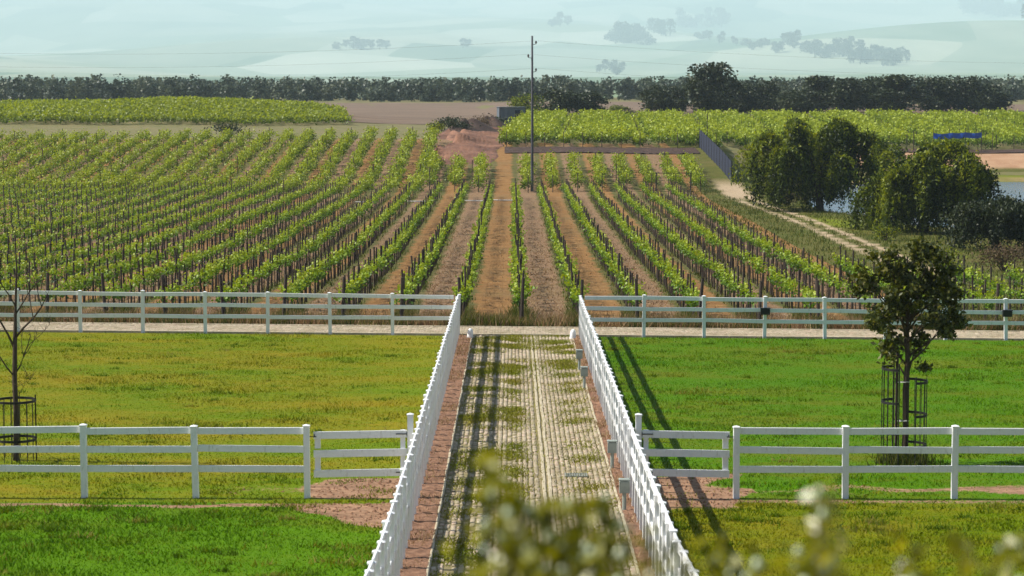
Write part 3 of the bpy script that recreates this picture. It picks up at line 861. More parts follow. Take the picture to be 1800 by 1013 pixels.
# drain grate in the lane
t = thing('drain_grate', (1.42, 49.9, h1(1.42, 49.9) + 0.03), 'rectangular steel drain grate set in the lane paving', 'grate')
b = MB()
for a in ((-.25, .25, -.2, -.17), (-.25, .25, .17, .2), (-.25, -.22, -.168, .168), (.22, .25, -.168, .168)):
    b.box(*a, 0, 0.02)
b.build('frame', M_grate, t)
for i in range(8):
    b = MB(); b.box(-.205 + i * .054, -.175 + i * .054, -.168, .168, 0.002, 0.017); b.build('bar', M_grate, t)

# ================================================================== TREES ON THE LAWNS
def grow(mb, p, d, L, r, depth, tips, seg=4, spread=0.6, up=0.15, kids=(2, 3), rnd=random):
    pts, rad = [Vector(p)], [r]
    d = Vector(d).normalized()
    for i in range(seg):
        d = (d + Vector((rnd.gauss(0, .11), rnd.gauss(0, .11), up * 0.4 + rnd.gauss(0, .06)))).normalized()
        pts.append(pts[-1] + d * L / seg)
        rad.append(r * (1 - 0.5 * (i + 1) / seg))
    mb.tube(pts, rad, 6 if r > 0.015 else 4)
    if depth == 0:
        tips.append(pts[-1]); tips.append(pts[-2])
        return
    for k in range(rnd.randint(*kids)):
        at = pts[rnd.randint(seg // 2, seg)]
        a = rnd.uniform(0, 2 * math.pi)
        side = Vector((math.cos(a), math.sin(a), rnd.uniform(0.0, 0.6)))
        grow(mb, at, d * (1 - spread) + side * spread, L * rnd.uniform(0.55, 0.8), rad[-1] * 0.85, depth - 1, tips, seg, spread, up, kids, rnd)
    tips.append(pts[-1])

def cage(loc, label, halves, r, hgt, bands):
    """tree guard of upright iron rods with flat rings; each half may sit a little higher"""
    t = thing('tree_guard', loc, label, 'tree guard', 'iron tree guards')
    for h_i, (a0, a1, dz, dx) in enumerate(halves):
        kx = 9
        for i in range(kx):
            a = a0 + (a1 - a0) * i / (kx - 1)
            b = MB()
            o = 0.12 * (1 if i % 4 == 0 else 0)
            b.tube([(r * math.cos(a), r * math.sin(a), -0.15 if dz == 0 else dz - 0.55), (r * math.cos(a), r * math.sin(a), hgt + o)], 0.016 if i in (0, kx - 1) else 0.0085, 5)
            b.build('rod', M_iron, t, (dx, 0, dz))
        for zb in bands:
            b = MB(); kk = 18
            for i in range(kk):
                a, c_ = a0 + (a1 - a0) * i / kk, a0 + (a1 - a0) * (i + 1) / kk
                v = []
                for q in (r - 0.004, r + 0.014):
                    for (ang, zz) in ((a, zb - .028), (c_, zb - .028), (c_, zb + .028), (a, zb + .028)):
                        v.append((q * math.cos(ang), q * math.sin(ang), zz))
                b.add(v, [(3, 2, 1, 0), (4, 5, 6, 7), (0, 1, 5, 4), (2, 3, 7, 6)])
            b.build('ring', M_iron, t, (dx, 0, dz))
    return t

# leafy tree in its guard
TX, TY = 9.05, 51.9
tz = h1(TX, TY)
t = thing('leafy_tree', (TX, TY, tz), 'young dark leafy tree growing inside an iron guard on the lush lawn', 'tree')
mb, tips = MB(), []
mb.tube([(0, 0, -0.2), (0, 0, 0.05), (0.02, 0, 0.8), (0.0, 0.02, 1.7), (0.04, 0.0, 2.4), (0.02, 0.03, 3.2), (0.05, 0, 4.0)], [0.11, 0.085, 0.07, 0.065, 0.06, 0.045, 0.02], 9)
cl = [(1560, 440), (1640, 420), (1600, 470), (1530, 490), (1680, 480), (1570, 510), (1640, 520), (1690, 515), (1550, 560), (1600, 550), (1655, 560), (1575, 595), (1625, 590),
      (1522, 478), (1665, 452), (1610, 430), (1660, 500), (1590, 520), (1545, 530), (1620, 500), (1685, 545), (1640, 480), (1580, 465)]
for (x, y) in cl:
    c_ = Vector(((x - 1600) / 77 * .92, random.uniform(-0.65, 0.65), (805 - y) / 77))
    st = Vector((0.02, 0, min(max(2.0, c_.z - 0.9), 3.6)))
    mid = st.lerp(c_, 0.55) + Vector((0, 0, -0.08))
    mb.tube([st, mid, c_], [0.028, 0.018, 0.007], 5)
    tips.append(c_)
mb.build('trunk', M_bark, t, smooth=True)
C = []
for c_ in tips:
    kk = random.randint(240, 400)
    sub = np.clip(rng.normal(size=(6, 3)), -1.8, 1.8) * 0.17
    q = sub[rng.integers(0, 6, kk)] + np.clip(rng.normal(size=(kk, 3)), -1.8, 1.8) * 0.085
    C.append(q * np.array([1.0, 1.0, 0.85]) + np.array(c_))
C.append(rng.normal(size=(70, 3)) * np.array([.10, .10, .06]) + np.array([0.42, 0, 2.25]))
C.append(rng.normal(size=(160, 3)) * np.array([.17, .17, .35]) + np.array([-0.3, 0.05, 2.75]))
C = np.concatenate(C)
link('crown', polymesh('crown', leaves(C, 0.125, 0.35), 4, M_lawntree), t)
b = MB(); b.tube([(-0.2, 0.02, -0.25), (-0.2, 0.02, 2.6)], 0.035, 7); b.build('stake', M_wood, t)
for zb in (1.0, 1.9):
    b = MB(); b.tube([(-0.2, 0.02, zb), (-0.1, -0.07, zb), (0.02, -0.07, zb + .01), (0.085, 0.0, zb), (0.0, 0.085, zb), (-0.12, 0.07, zb)], 0.012, 5); b.build('tie', M_pipe, t)
cage((TX, TY, tz), 'black iron guard of two uneven halves round the leafy tree', ((-1.3, 1.35, 0.0, 0.05), (math.pi - 1.35, math.pi + 1.3, 0.30, -0.10)), 0.44, 1.95, (0.45, 1.15, 1.92))
k = 900
P = np.stack([TX + rng.normal(0, .28, k), TY + rng.normal(0, .28, k), np.zeros(k)], 1); P[:, 2] = H(P[:, 0], P[:, 1])
tag(link('weeds', polymesh('weeds', blades(P, 0.30, 0.03, 0.3), 3, M_weed)), 'dark weeds tufted at the foot of the leafy tree', 'weeds', kind='stuff')

# bare sapling
SX, SY = -11.5, 52.2
sz = h1(SX, SY)
t = thing('bare_sapling', (SX, SY, sz), 'slender leafless young tree inside an iron guard on the yellowish lawn', 'tree')
mb, tp = MB(), []
rs = random.Random(5)
mb.tube([(0, 0, -0.2), (0, 0, 0.1), (0.02, 0, 1.0), (0.0, 0, 1.9), (0.03, 0, 2.85), (0.05, 0.02, 3.6), (0.10, 0, 4.5), (0.06, 0, 5.3)], [0.09, 0.07, 0.062, 0.058, 0.05, 0.032, 0.02, 0.007], 8)
for p, d, L, r in (((0, 0, 2.0), (0.75, 0.1, 0.75), 1.0, .020), ((0, 0, 1.95), (-0.7, 0, 0.75), 1.1, .022), ((0.03, 0, 2.85), (0.62, -.1, 0.9), 1.3, .030), ((0.02, 0, 2.6), (-0.55, .1, 0.95), 1.5, .030),
                   ((0.05, 0, 3.4), (0.5, .3, 0.9), 1.1, .020), ((0.05, 0, 3.6), (-0.45, -.3, 0.9), 1.1, .018), ((0.0, 0, 1.35), (0.5, 0, 0.8), 0.45, .008)):
    grow(mb, p, d, L, r, 1, tp, 4, 0.5, 0.3, (2, 3), rs)
mb.build('trunk', M_bark, t, smooth=True)
mb = MB()
for q in tp:
    for _ in range(3):
        d = Vector((rs.gauss(0, .5), rs.gauss(0, .5), rs.uniform(.2, 1))).normalized()
        mb.tube([q, q + d * rs.uniform(.15, .4)], [0.005, 0.002], 4)
mb.build('twigs', M_bark, t)
cage((SX, SY, sz), 'black iron guard round the leafless sapling', ((0, math.pi, 0.0, 0), (math.pi, 2 * math.pi, 0.0, 0)), 0.47, 1.42, (0.5, 1.40))

# ================================================================== VINE ROWS
ORD = ['first', 'second', 'third', 'fourth', 'fifth', 'sixth', 'seventh', 'eighth', 'ninth', 'tenth', 'eleventh', 'twelfth', 'thirteenth', 'fourteenth', 'fifteenth', 'sixteenth',
       'seventeenth', 'eighteenth', 'nineteenth', 'twentieth', 'twenty-first', 'twenty-second', 'twenty-third', 'twenty-fourth', 'twenty-fifth', 'twenty-sixth', 'twenty-seventh', 'twenty-eighth',
       'twenty-ninth', 'thirtieth', 'thirty-first', 'thirty-second', 'thirty-third', 'thirty-fourth', 'thirty-fifth', 'thirty-sixth', 'thirty-seventh', 'thirty-eighth', 'thirty-ninth', 'fortieth']
PROTO_POST = []
for i in range(4):
    b = MB()
    b.tube([(0, 0, -0.3), (random.gauss(0, .01), random.gauss(0, .01), 0.8), (random.gauss(0, .03), random.gauss(0, .02), 1.62 + 0.09 * i)], [0.048, 0.044, 0.038], 6)
    PROTO_POST.append(b.mesh('post', M_wood))
b = MB(); b.tube([(0, 0, -0.3), (0, -0.02, 0.9), (0, -0.05, 1.85)], [0.075, 0.07, 0.062], 7); ENDPOST = b.mesh('end_post', M_wood)

def vine_row(X, y0, y1, label, group, lpm=74, leaf=0.128, ctr=1.02, hv=0.23, wv=0.17, m=None, posts=1.95, near=0.0, slant=0.0, y_ref=None, stems=True, wires=True, dens_noise=0.6):
    m = m or M_vine
    yr = y0 if y_ref is None else y_ref
    xat = lambda y: X + slant * (y - yr)
    z0 = h1(xat(y0), y0)
    t = thing('vine_row', (xat(y0), y0, z0), label, 'vine row', group)
    o = np.array([xat(y0), y0, z0])
    L = y1 - y0
    # one bush every 1.2 m, uneven in vigour
    nb = max(2, int(L / 1.2))
    by = y0 + (np.arange(nb) + 0.5) * L / nb + rng.normal(0, .12, nb)
    vig = np.clip(rng.normal(1, dens_noise * 0.45, nb) + 0.25 * np.sin(np.cumsum(rng.normal(0, .5, nb))), 0.2, 1.8) * (rng.random(nb) > 0.05 * dens_noise)
    cnt = (vig * lpm * L / nb).astype(int)
    bi = np.repeat(np.arange(nb), cnt)
    k = len(bi)
    # shoots: a few sub-clumps per bush
    ns = 6
    so = np.stack([rng.normal(0, wv * 0.8, (nb, ns)), rng.uniform(-0.62, 0.62, (nb, ns)), rng.uniform(-hv, hv * 1.15, (nb, ns)) * vig[:, None] ** 0.5], -1)
    si = rng.integers(0, ns, k)
    q = so[bi, si] + rng.normal(size=(k, 3)) * np.array([wv * 0.55, 0.16, hv * 0.42])
    Y = by[bi] + q[:, 1]
    Xw = X + slant * (Y - yr) + q[:, 0] + 0.05 * np.sin(Y * 0.7)
    Z = H(Xw, Y) + ctr + q[:, 2]
    C = np.stack([Xw, Y, Z], 1) - o
    # leaves brighter towards the top of the canopy
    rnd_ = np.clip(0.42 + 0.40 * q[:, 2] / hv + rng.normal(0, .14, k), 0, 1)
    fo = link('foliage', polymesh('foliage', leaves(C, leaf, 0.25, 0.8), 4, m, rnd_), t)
    tag(fo, kind='stuff')
    if stems:
        mb = MB()
        for y in by:
            if y > 165: break
            x = xat(y); z = h1(x, y)
            mb.tube([(x - o[0], y - o[1], z - o[2] - .1), (x - o[0] + random.gauss(0, .03), y - o[1] + random.gauss(0, .03), z - o[2] + .45), (x - o[0] + random.gauss(0, .03), y - o[1] + random.gauss(0, .05), z - o[2] + .85)], [0.03, 0.024, 0.018], 5)
        if mb.v: tag(mb.build('vine_stems', M_stem, t), kind='stuff')
    if posts:
        ys_ = np.arange(y0 + 0.1, y1, posts)
        far_ = MB()
        for i, y in enumerate(ys_):
            x = xat(y) + random.gauss(0, .03); z = h1(x, y)
            if y < near:
                end = i == 0
                link('end_post' if end else 'post', ENDPOST if end else random.choice(PROTO_POST), t, (x - o[0], y - o[1], z - o[2] + random.gauss(0, .03)),
                     (random.gauss(0, .035), random.gauss(0, .035), random.uniform(0, 6)))
            else:
                far_.tube([(x - o[0], y - o[1], z - o[2] - .2), (x - o[0], y - o[1], z - o[2] + random.uniform(1.6, 1.85))], 0.04, 4)
        if far_.v: tag(far_.build('far_posts', M_wood, t), kind='stuff')
        if wires:
            mb = MB()
            for hz in (0.75, 1.1, 1.45):
                pts = []
                for y in np.linspace(y0 + 0.1, y1 - 0.1, max(3, int(L / 8))):
                    pts.append((xat(y) - o[0], y - o[1], h1(xat(y), y) - o[2] + hz))
                mb.tube(pts, 0.003, 3)
            tag(mb.build('trellis_wires', M_wire, t), kind='stuff')
    return t

G1 = 'trellised rows of the front vineyard'
for k in range(-26, 11):
    X = 0.33 + 2.29 * k
    start = max(87.3, abs(X) / 0.2255 - 10)
    if k == 0:
        lb = 'trellised vine row in line with the middle of the lane'
    elif k < 0:
        lb = f'trellised vine row, {ORD[-k - 1]} from the lane line on the bare sapling side'
    else:
        lb = f'trellised vine row, {ORD[k - 1]} from the lane line on the leafy tree side'
    if k <= -4:
        end = 256.0 - 0.15 * max(0, -k - 12)
    elif k <= 6:
        end = 206.0
    else:
        end = 114.0 - 2.5 * (k - 7)
        lb = f'short vine row, {ORD[k - 7]} beside the grass bank with the track'
    near_lim = 150.0
    if start > end - 8:
        continue
    if k <= -4:
        # two stretches differ: open young growth in front, hedge-like growth on the rise behind
        if start < 200:
            vine_row(X, start, 200.0, lb, G1, near=near_lim)
        vine_row(X, max(start, 201.5), end, f'hedge-like vine row on the rise, {ORD[-k - 1]} from the lane, bare sapling side', 'hedge-like rows on the rise', lpm=100, leaf=0.17, ctr=1.0, hv=0.42, wv=0.35, m=M_vine2, near=0, stems=False, wires=False, posts=6.0, dens_noise=0.4)
    else:
        vine_row(X, start, end, lb, G1, near=near_lim)
for i, k in enumerate([-3, -2, -1, 1, 2, 3, 4, 5, 6, 7, 8]):
    X = 0.33 + 2.29 * k - 1.1
    lb = f'short hedge-like vine row below the dug earth, {ORD[abs(k) - 1]} from the gap, ' + ('heap side' if k < 0 else 'pole side')
    vine_row(X, 212.0, 231.0, lb, 'short hedge-like rows on the rise', lpm=120, leaf=0.17, ctr=0.95, hv=0.44, wv=0.34, m=M_vine2, near=0, stems=False, wires=False, posts=5.5, dens_noise=0.35)
G2 = 'rows of the dense green block'
for i in range(37):
    X = -0.6 + 2.1 * i
    th = i % 4 == 3
    vine_row(X, 251.5 if X < 23.5 else 267.0, 341.0, f'dense pale-green vine row, {ORD[i]} counted from the strip of dug red earth', G2, lpm=62 if th else 85, leaf=0.27, ctr=0.80 if th else 1.05, hv=0.38 if th else 0.45, wv=0.36 if th else 0.60, m=M_vine2,
             posts=7.0, slant=0.04, y_ref=251.5, stems=False, wires=False, dens_noise=0.45)
for i in range(36):
    X = -23.0 - 1.7 * i
    y0 = 303 + 0.9 * max(0, 6 - i)
    vine_row(X, y0, 378.0 - 6 * max(0, 6 - i), f'pale vine row on the low mound, {ORD[i]} counted from the ploughed field', 'rows on the low mound', lpm=40, leaf=0.36, ctr=0.75, hv=0.35, wv=0.62, m=M_vine3,
             posts=0, stems=False, slant=-0.10, dens_noise=0.3)

# dry grass and weeds in the vineyard
def tuft(name, k, x0, x1, y0, y1, fn, h, wd, m, label, lean=0.35, parent=None):
    X, Y = rng.uniform(x0, x1, k), rng.uniform(y0, y1, k)
    keep = (rng.random(k) < fn(X, Y)) & (np.abs(X) < Y * 0.245 + 2)
    X, Y = X[keep], Y[keep]
    P = np.stack([X, Y, H(X, Y)], 1)
    hh = h(X, Y) if callable(h) else h
    return tag(link(name, polymesh(name, blades(P, hh, wd, lean), 3, m), parent), label, 'grass', kind='stuff')
alley = lambda X: np.abs(((X - 0.33) / 2.29) % 1.0 - 0.5)            # 0 mid-alley, 0.5 at the row
parity = lambda X: np.floor((X - 0.33) / 2.29) % 2
tuft('dry_grass', 60000, -26, 26, ROAD1 + 0.2, 91, lambda X, Y: 0.55 * sstep(91, 87, Y) * (0.35 + wave(X, Y, 0.6)), lambda X, Y: 0.32 + 0.25 * wave(X, Y, 0.8), 0.03, M_straw, 'dry straw-coloured grass fringe between the cobbled road and the vines')
tuft('weeds', 80000, -26, 26, ROAD1 + 0.2, 92, lambda X, Y: 0.9 * sstep(0.22, 0.45, alley(X)) + 0.5 * wave(X, Y, 1.1) * sstep(89, 87, Y) + 0.8 * sstep(1.0, 0.3, X) * sstep(-2.6, -2, X) * sstep(90, 88, Y), lambda X, Y: 0.30 + 0.25 * wave(X, Y, 0.8), 0.03, M_weed, 'green weeds at the ends of the vine rows')
tuft('mulch_straw', 150000, -36, 17, 89, 190, lambda X, Y: np.where(parity(X) == 0, 0.75, 0.10) * sstep(0.46, 0.30, alley(X)) * (0.3 + wave(X, Y, 0.9)) * sstep(190, 110, Y), 0.10, 0.05, M_straw, 'loose straw mulch lying in every second alley of the vineyard', 0.9)
tuft('weeds', 160000, -36, 17, 90, 205, lambda X, Y: sstep(0.30, 0.46, alley(X)) * (wave(X, Y, 1.0) * wave(X, Y, 3.0, 1.) * 2.2), 0.22, 0.045, M_weed, 'green weeds growing under the vine rows')
tuft('bank_weeds', 120000, 16.5, 60, 88, 215, lambda X, Y: (1 - np.clip(f_path(X, Y) * 1.5, 0, 1)) * (0.15 + wave(X, Y, 1.4) * wave(X, Y, 0.6, 2.)) * (pond_sd(X, Y) > 0.5), 0.25, 0.06, M_weed, 'rough weedy grass on the bank above the pond')

# ================================================================== WILLOWS AND BUSHES BY THE POND
def willow(x, y, width, height, label, nl=11, strands=420, leaf=0.26, m=None, seed=1, low=0.12, flat=0.8, lobes=None):
    rs, ng = random.Random(seed), np.random.default_rng(seed)
    z = h1(x, y)
    t = thing('willow_tree', (x, y, z), label, 'tree', 'willows by the pond')
    mb = MB()
    rw = width / 2
    hubs, falls = [], []
    lean = Vector((rs.uniform(-.4, .4), rs.uniform(-.3, .3), height * 0.34))
    mb.tube([(0, 0, -0.4), (0, 0, 0.1), lean * 0.5, lean], [0.42, 0.34, 0.27, 0.24], 8)
    for (dx, hz, fl_) in (lobes or []):
        e = Vector((dx, rs.uniform(-.32, .32) * width * math.sqrt(max(.15, 1 - (dx / rw) ** 2)), hz))
        m1 = lean.lerp(e, 0.5) + Vector((0, 0, height * 0.05))
        mb.tube([lean, m1, e], [0.15, 0.09, 0.03], 6)
        hubs.append((e, rs.uniform(0.7, 1.15))); falls.append(fl_)
    for i in range(0 if lobes else nl):
        a = 2 * math.pi * i / nl + rs.uniform(-.3, .3)
        rr = rw * rs.uniform(0.35, 0.80)
        hz = height * rs.uniform(0.62, 0.93)
        e = Vector((rr * math.cos(a), rr * math.sin(a) * flat, hz))
        m1 = lean.lerp(e, 0.5) + Vector((0, 0, height * 0.09))
        mb.tube([lean, m1, e], [0.17, 0.10, 0.04], 6)
        hubs.append((e, rs.uniform(0.75, 1.2)))
        if rs.random() < .8:
            a += rs.uniform(-.6, .6); rr *= rs.uniform(0.3, 0.8)
            e2 = Vector((rr * math.cos(a), rr * math.sin(a) * flat, height * rs.uniform(0.75, 0.98)))
            mb.tube([m1, m1.lerp(e2, .5) + Vector((0, 0, .2)), e2], [0.09, 0.06, 0.03], 5)
            hubs.append((e2, rs.uniform(0.6, 1.0)))
    mb.build('trunk', M_bark, t, smooth=True)
    C, Rn = [], []
    tw = MB()
    # tresses: bundles of hanging strands, each with its own fall and a lit or shaded leaf tone, gaps between them
    tress = []
    for hi, (e, v) in enumerate(hubs):
        for _ in range(6):
            a, rr = rs.uniform(0, 2 * math.pi), abs(rs.gauss(0.8, .45)) * rw * 0.30 * v + .1
            far = min(1, math.hypot(e.x + rr * math.cos(a), e.y + rr * math.sin(a)) / rw)
            tress.append((np.array(e), a, rr, v, (falls[hi] * rs.uniform(.55, 1.05) if lobes else (1 - 0.6 * rs.random() ** 1.3) * (0.5 + 0.55 * far)), rs.random()))
    for s in range(strands):
        e, a, rr, v, fall, tone = tress[rs.randrange(len(tress))]
        a += rs.gauss(0, .22); out = rr * rs.uniform(.7, 1.2)
        st = e + np.array([rs.gauss(0, .18), rs.gauss(0, .18), rs.uniform(-.1, .35) * v])
        hang = max(0.5, (st[2] - height * low) * min(1.0, fall * rs.uniform(.75, 1.05)))
        kk = int(hang * 10) + 8
        u = np.linspace(0, 1, kk)
        P = np.stack([st[0] + out * math.cos(a) * (1 - (1 - u) ** 2.5), st[1] + out * math.sin(a) * (1 - (1 - u) ** 2.5), st[2] + 0.35 * v * np.sin(np.clip(u * 4, 0, math.pi)) - hang * u ** 1.35], 1)
        P += ng.normal(0, 0.09, P.shape)
        C.append(P)
        Rn.append(np.clip(tone * 0.75 + ng.normal(0, .14, kk) + 0.3 * (1 - u) - .18, 0, 1))  # lighter strand tops, darker lower leaves: light and shade in the leaf colour
    C, Rn = np.concatenate(C), np.concatenate(Rn)
    # leafy clumps along the limbs
    extra = []
    for e, v in hubs:
        q = np.clip(ng.normal(size=(130, 3)), -2, 2) * np.array([0.55, 0.55, 0.38]) * v + np.array(e)
        extra.append(q)
    E = np.concatenate(extra)
    C = np.concatenate([C, E]); Rn = np.concatenate([Rn, ng.random(len(E))])
    lv = leaves(C, leaf, 0.1, 0.5)
    lv[:, 2, 2] -= leaf * 0.35            # tips hang
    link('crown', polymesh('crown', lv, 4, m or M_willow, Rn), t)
    return t
L1 = [((x - 1440) / 21.4, (365 - y) / 21.4, f) for x, y, f in ((1335, 252, .75), (1352, 236, .9), (1372, 262, 1.0), (1392, 222, .9), (1405, 214, .5), (1412, 262, 1.0), (1432, 240, .9), (1442, 285, 1.0), (1462, 225, .6),
      (1478, 214, .4), (1490, 222, .6), (1470, 268, .9), (1502, 258, .8), (1520, 240, .5), (1542, 258, .5), (1556, 268, .45), (1528, 285, .7), (1380, 295, 1.0), (1348, 290, .9), (1490, 290, .9))]
willow(25.2, 186.0, 11.6, 7.6, 'spreading willow with a broad broken crown at the near end of the pond', 15, 1500, 0.28, seed=3, low=0.02, lobes=L1)
L2 = [((x - 1635) / 25.8, (415 - y) / 25.8, f) for x, y, f in ((1548, 345, 1.0), (1562, 325, 1.0), (1582, 312, .9), (1604, 298, .9), (1575, 350, 1.0), (1628, 282, .8), (1645, 268, .6), (1668, 272, .7), (1690, 266, .6),
      (1705, 282, .8), (1722, 298, .8), (1736, 318, .8), (1640, 310, 1.0), (1676, 310, 1.0), (1705, 325, 1.0), (1600, 340, 1.0), (1655, 345, 1.0), (1690, 350, 1.0), (1560, 370, 1.0))]
willow(28.3, 156.0, 8.6, 6.3, 'rounded weeping willow hanging low over the pond edge', 14, 1500, 0.24, seed=11, low=-0.02, lobes=L2)
willow(29.3, 137.0, 6.2, 2.9, 'dark drooping willow on the bank before the weeping willow', 11, 800, 0.22, m=M_darktree, seed=21, low=-0.05)
willow(35.0, 149.0, 6.5, 2.0, 'low dark willow at the edge of the pond water', 11, 800, 0.25, m=M_darktree, seed=29, low=-0.05)

def bush(x, y, r, hgt, label, m, leaf=0.15, k=700, group='bushes on the bank', name='bush', seed=0):
    rs, ng = random.Random(seed + 100), np.random.default_rng(seed + 100)
    z = h1(x, y)
    t = thing(name, (x, y, z), label, 'bush', group)
    mb, C = MB(), []
    for i in range(7):
        a = rs.uniform(0, 6.28); e = Vector((r * .75 * rs.random() * math.cos(a), r * .75 * rs.random() * math.sin(a), hgt * rs.uniform(.4, .85)))
        mb.tube([(0, 0, -.1), e * 0.5 + Vector((0, 0, .1)), e], [0.04, .025, .01], 5)
        C.append(ng.normal(size=(k // 7, 3)) * np.array([r * .32, r * .32, hgt * .19]) + np.array(e))
    mb.build('stems', M_bark, t)
    C = np.concatenate(C); C[:, 2] = np.abs(C[:, 2])
    link('crown', polymesh('crown', leaves(C, leaf, 0.3), 4, m), t)
    return t
bush(25.8, 119.0, 1.6, 1.2, 'brownish scrub bush on the bank past the leafy tree', M_scrub, 0.13, 1400, seed=1)
bush(28.4, 122.0, 2.0, 1.3, 'wide tan scrub bush below the dark willow', M_scrub, 0.13, 1700, seed=2)
bush(23.0, 121.0, 1.2, 1.0, 'small olive bush on the bank near the track end', M_willow, 0.13, 1000, seed=3)
bush(24.0, 146.0, 0.8, 0.9, 'small green bush at the pond-side edge of the track', M_willow, 0.13, 700, seed=4)
bush(23.4, 193.0, 1.5, 1.1, 'purplish-brown scrub at the foot of the spreading willow', M_scrub, 0.14, 1000, seed=5)
bush(47.5, 251.5, 1.2, 0.8, 'low dark bush on the far shore of the pond', M_darktree, 0.2, 500, seed=6)
# small pale lump at the water's edge
X, Y = px(1494, 356)
b = MB()
b.tube([(0, 0, -.4), (.03, 0, .05), (-.05, .04, .22), (.02, .03, .38), (0.05, 0, .46)], [.22, .30, .24, .17, .05], 7)
tag(b.build('lump', M_lump, None, (X, Y, h1(X, Y))), 'small pale lump at the water under the spreading willow', 'lump')

# ================================================================== THINGS AT THE BACK OF THE VINEYARD
# utility pole and its wires
PX, PY = 1.88, 213.5
pz_ = h1(PX, PY)
POLE_H = 14.5
def pole(x, y, hgt, label):
    z = h1(x, y)
    t = thing('utility_pole', (x, y, z), label, 'pole', 'utility poles')
    b = MB(); b.tube([(0, 0, -1), (0, 0, 0.3), (0.02, 0, hgt * .5), (0, 0, hgt)], [0.15, 0.145, 0.12, 0.09], 10); b.build('shaft', M_polewood, t, smooth=True)
    for hz, s in ((hgt - .75, 1), (hgt - 2.0, -1), (hgt - 3.3, 1)):
        b = MB(); b.tube([(s * .1, 0, hz - .06), (s * .36, 0, hz)], 0.03, 6); br = b.build('bracket', M_iron, t)
        b = MB()
        b.tube([(s * .36, 0, hz), (s * .36, 0, hz + .08), (s * .36, 0, hz + .09), (s * .36, 0, hz + .2), (s * .36, 0, hz + .21), (s * .36, 0, hz + .30)], [.05, .05, .10, .10, .06, .05], 8)
        b.build('insulator', M_insul, br)
    b = MB(); b.tube([(0.0, -0.150, 0.1), (0.0, -0.150, 2.4)], 0.025, 5); b.build('earth_conduit', M_wire, t)
    return t
pole(PX, PY, POLE_H, 'tall dark utility pole standing among the vine rows')
PL2 = [(-78.0, 213.0), (84.0, 212.0)]
zz = [h1(*p) for p in PL2]
for i, (hz, s) in enumerate(((POLE_H - .45, 1), (POLE_H - 1.7, -1), (POLE_H - 3.0, 1))):
    b = MB()
    for (x1, y1), ze in zip(PL2, zz):
        pts = []
        for u in np.linspace(0, 1, 25):
            x = PX + s * .36 + (x1 - PX) * u
            pts.append((x - PX, (y1 - PY) * u, hz + (ze - pz_) * u - 5.0 * u * (1 - u)))
        b.tube(pts, 0.005, 4)
    tag(b.build('power_line', M_iron, None, (PX, PY, pz_)), f'thin dark overhead wire on the {("upper", "middle", "lower")[i]} insulator of the utility pole', 'wire', 'overhead wires')

# corrugated hut
hx, hy = -0.15, 332.0
t = thing('metal_hut', (hx, hy, h1(hx, hy)), 'low blue-grey corrugated metal hut at the corner of the dense green block', 'hut', rz=0.18)
W_, D_, HH = 3.7, 2.6, 2.35
b = MB(); k = 37
for side in range(4):
    pts = []
    for i in range(k):
        u = i / (k - 1); off = 0.035 * (i % 2)
        p = [(-W_ / 2 + W_ * u, -D_ / 2 - off), (W_ / 2 + off, -D_ / 2 + D_ * u), (W_ / 2 - W_ * u, D_ / 2 + off), (-W_ / 2 - off, D_ / 2 - D_ * u)][side]
        pts.append(p)
    b.add([(p[0], p[1], -.1) for p in pts] + [(p[0], p[1], HH) for p in pts], [(i, i + 1, k + i + 1, k + i) for i in range(k - 1)])
b.build('wall', M_shed, t)
b = MB(); b.box(-W_ / 2 - .15, W_ / 2 + .15, -D_ / 2 - .2, D_ / 2 + .15, HH + .002, HH + .07); b.build('roof', M_shed, t)
b = MB(); b.box(-.45, .45, -D_ / 2 - .10, -D_ / 2 - .05, 0.02, 1.95); d_ = b.build('door', M_net, t, (0.8, 0, 0))
b = MB(); b.tube([(.35, -D_ / 2 - .13, 1.0), (.35, -D_ / 2 - .13, 1.15)], 0.02, 5); b.build('handle', M_wire, d_)
for xx in (-W_ / 2 - .06, W_ / 2 + .06):
    b = MB(); b.box(-.05, .05, -D_ / 2 - .09, -D_ / 2 - .04, 0, HH); b.build('corner_post', M_wood, t, (xx, 0, 0))

# earth heaps with scrub
def heap(x, y, rx, ry, hgt, label, m, seed):
    ng = np.random.default_rng(seed)
    n_r, n_a = 9, 22
    v = [(0, 0, hgt)]
    for i in range(1, n_r + 1):
        for j in range(n_a):
            u, a = i / n_r, 2 * math.pi * j / n_a
            q = 1 + 0.16 * math.sin(3 * a + seed) + 0.1 * math.sin(5 * a)
            v.append((rx * u * q * math.cos(a), ry * u * q * math.sin(a), hgt * (math.cos(u * math.pi) * .5 + .5) * (1 + .25 * math.sin(2 * a + seed)) + ng.normal(0, .06) * (1 - u) - .12 * u))
    f = [(0, 1 + j, 1 + (j + 1) % n_a) for j in range(n_a)]
    for i in range(n_r - 1):
        f += [(1 + i * n_a + j, 1 + (i + 1) * n_a + j, 1 + (i + 1) * n_a + (j + 1) % n_a, 1 + i * n_a + (j + 1) % n_a) for j in range(n_a)]
    b = MB(); b.add(v, f)
    return tag(b.build('earth_heap', m, None, (x, y, h1(x, y) + .02), True), label, 'heap', 'earth heaps')
heap(-5.6, 288.0, 4.0, 8.0, 1.4, 'dark earth heap at the head of the dug red strip', M_darksoil_shade, 1)
heap(-3.0, 303.0, 3.2, 8.0, 1.4, 'dark earth heap nearest the metal hut', M_darksoil_shade, 2)
heap(-7.2, 270.0, 3.4, 9.0, 0.6, 'lower brown heap next to the hedge-like vine rows', M_redsoil, 3)
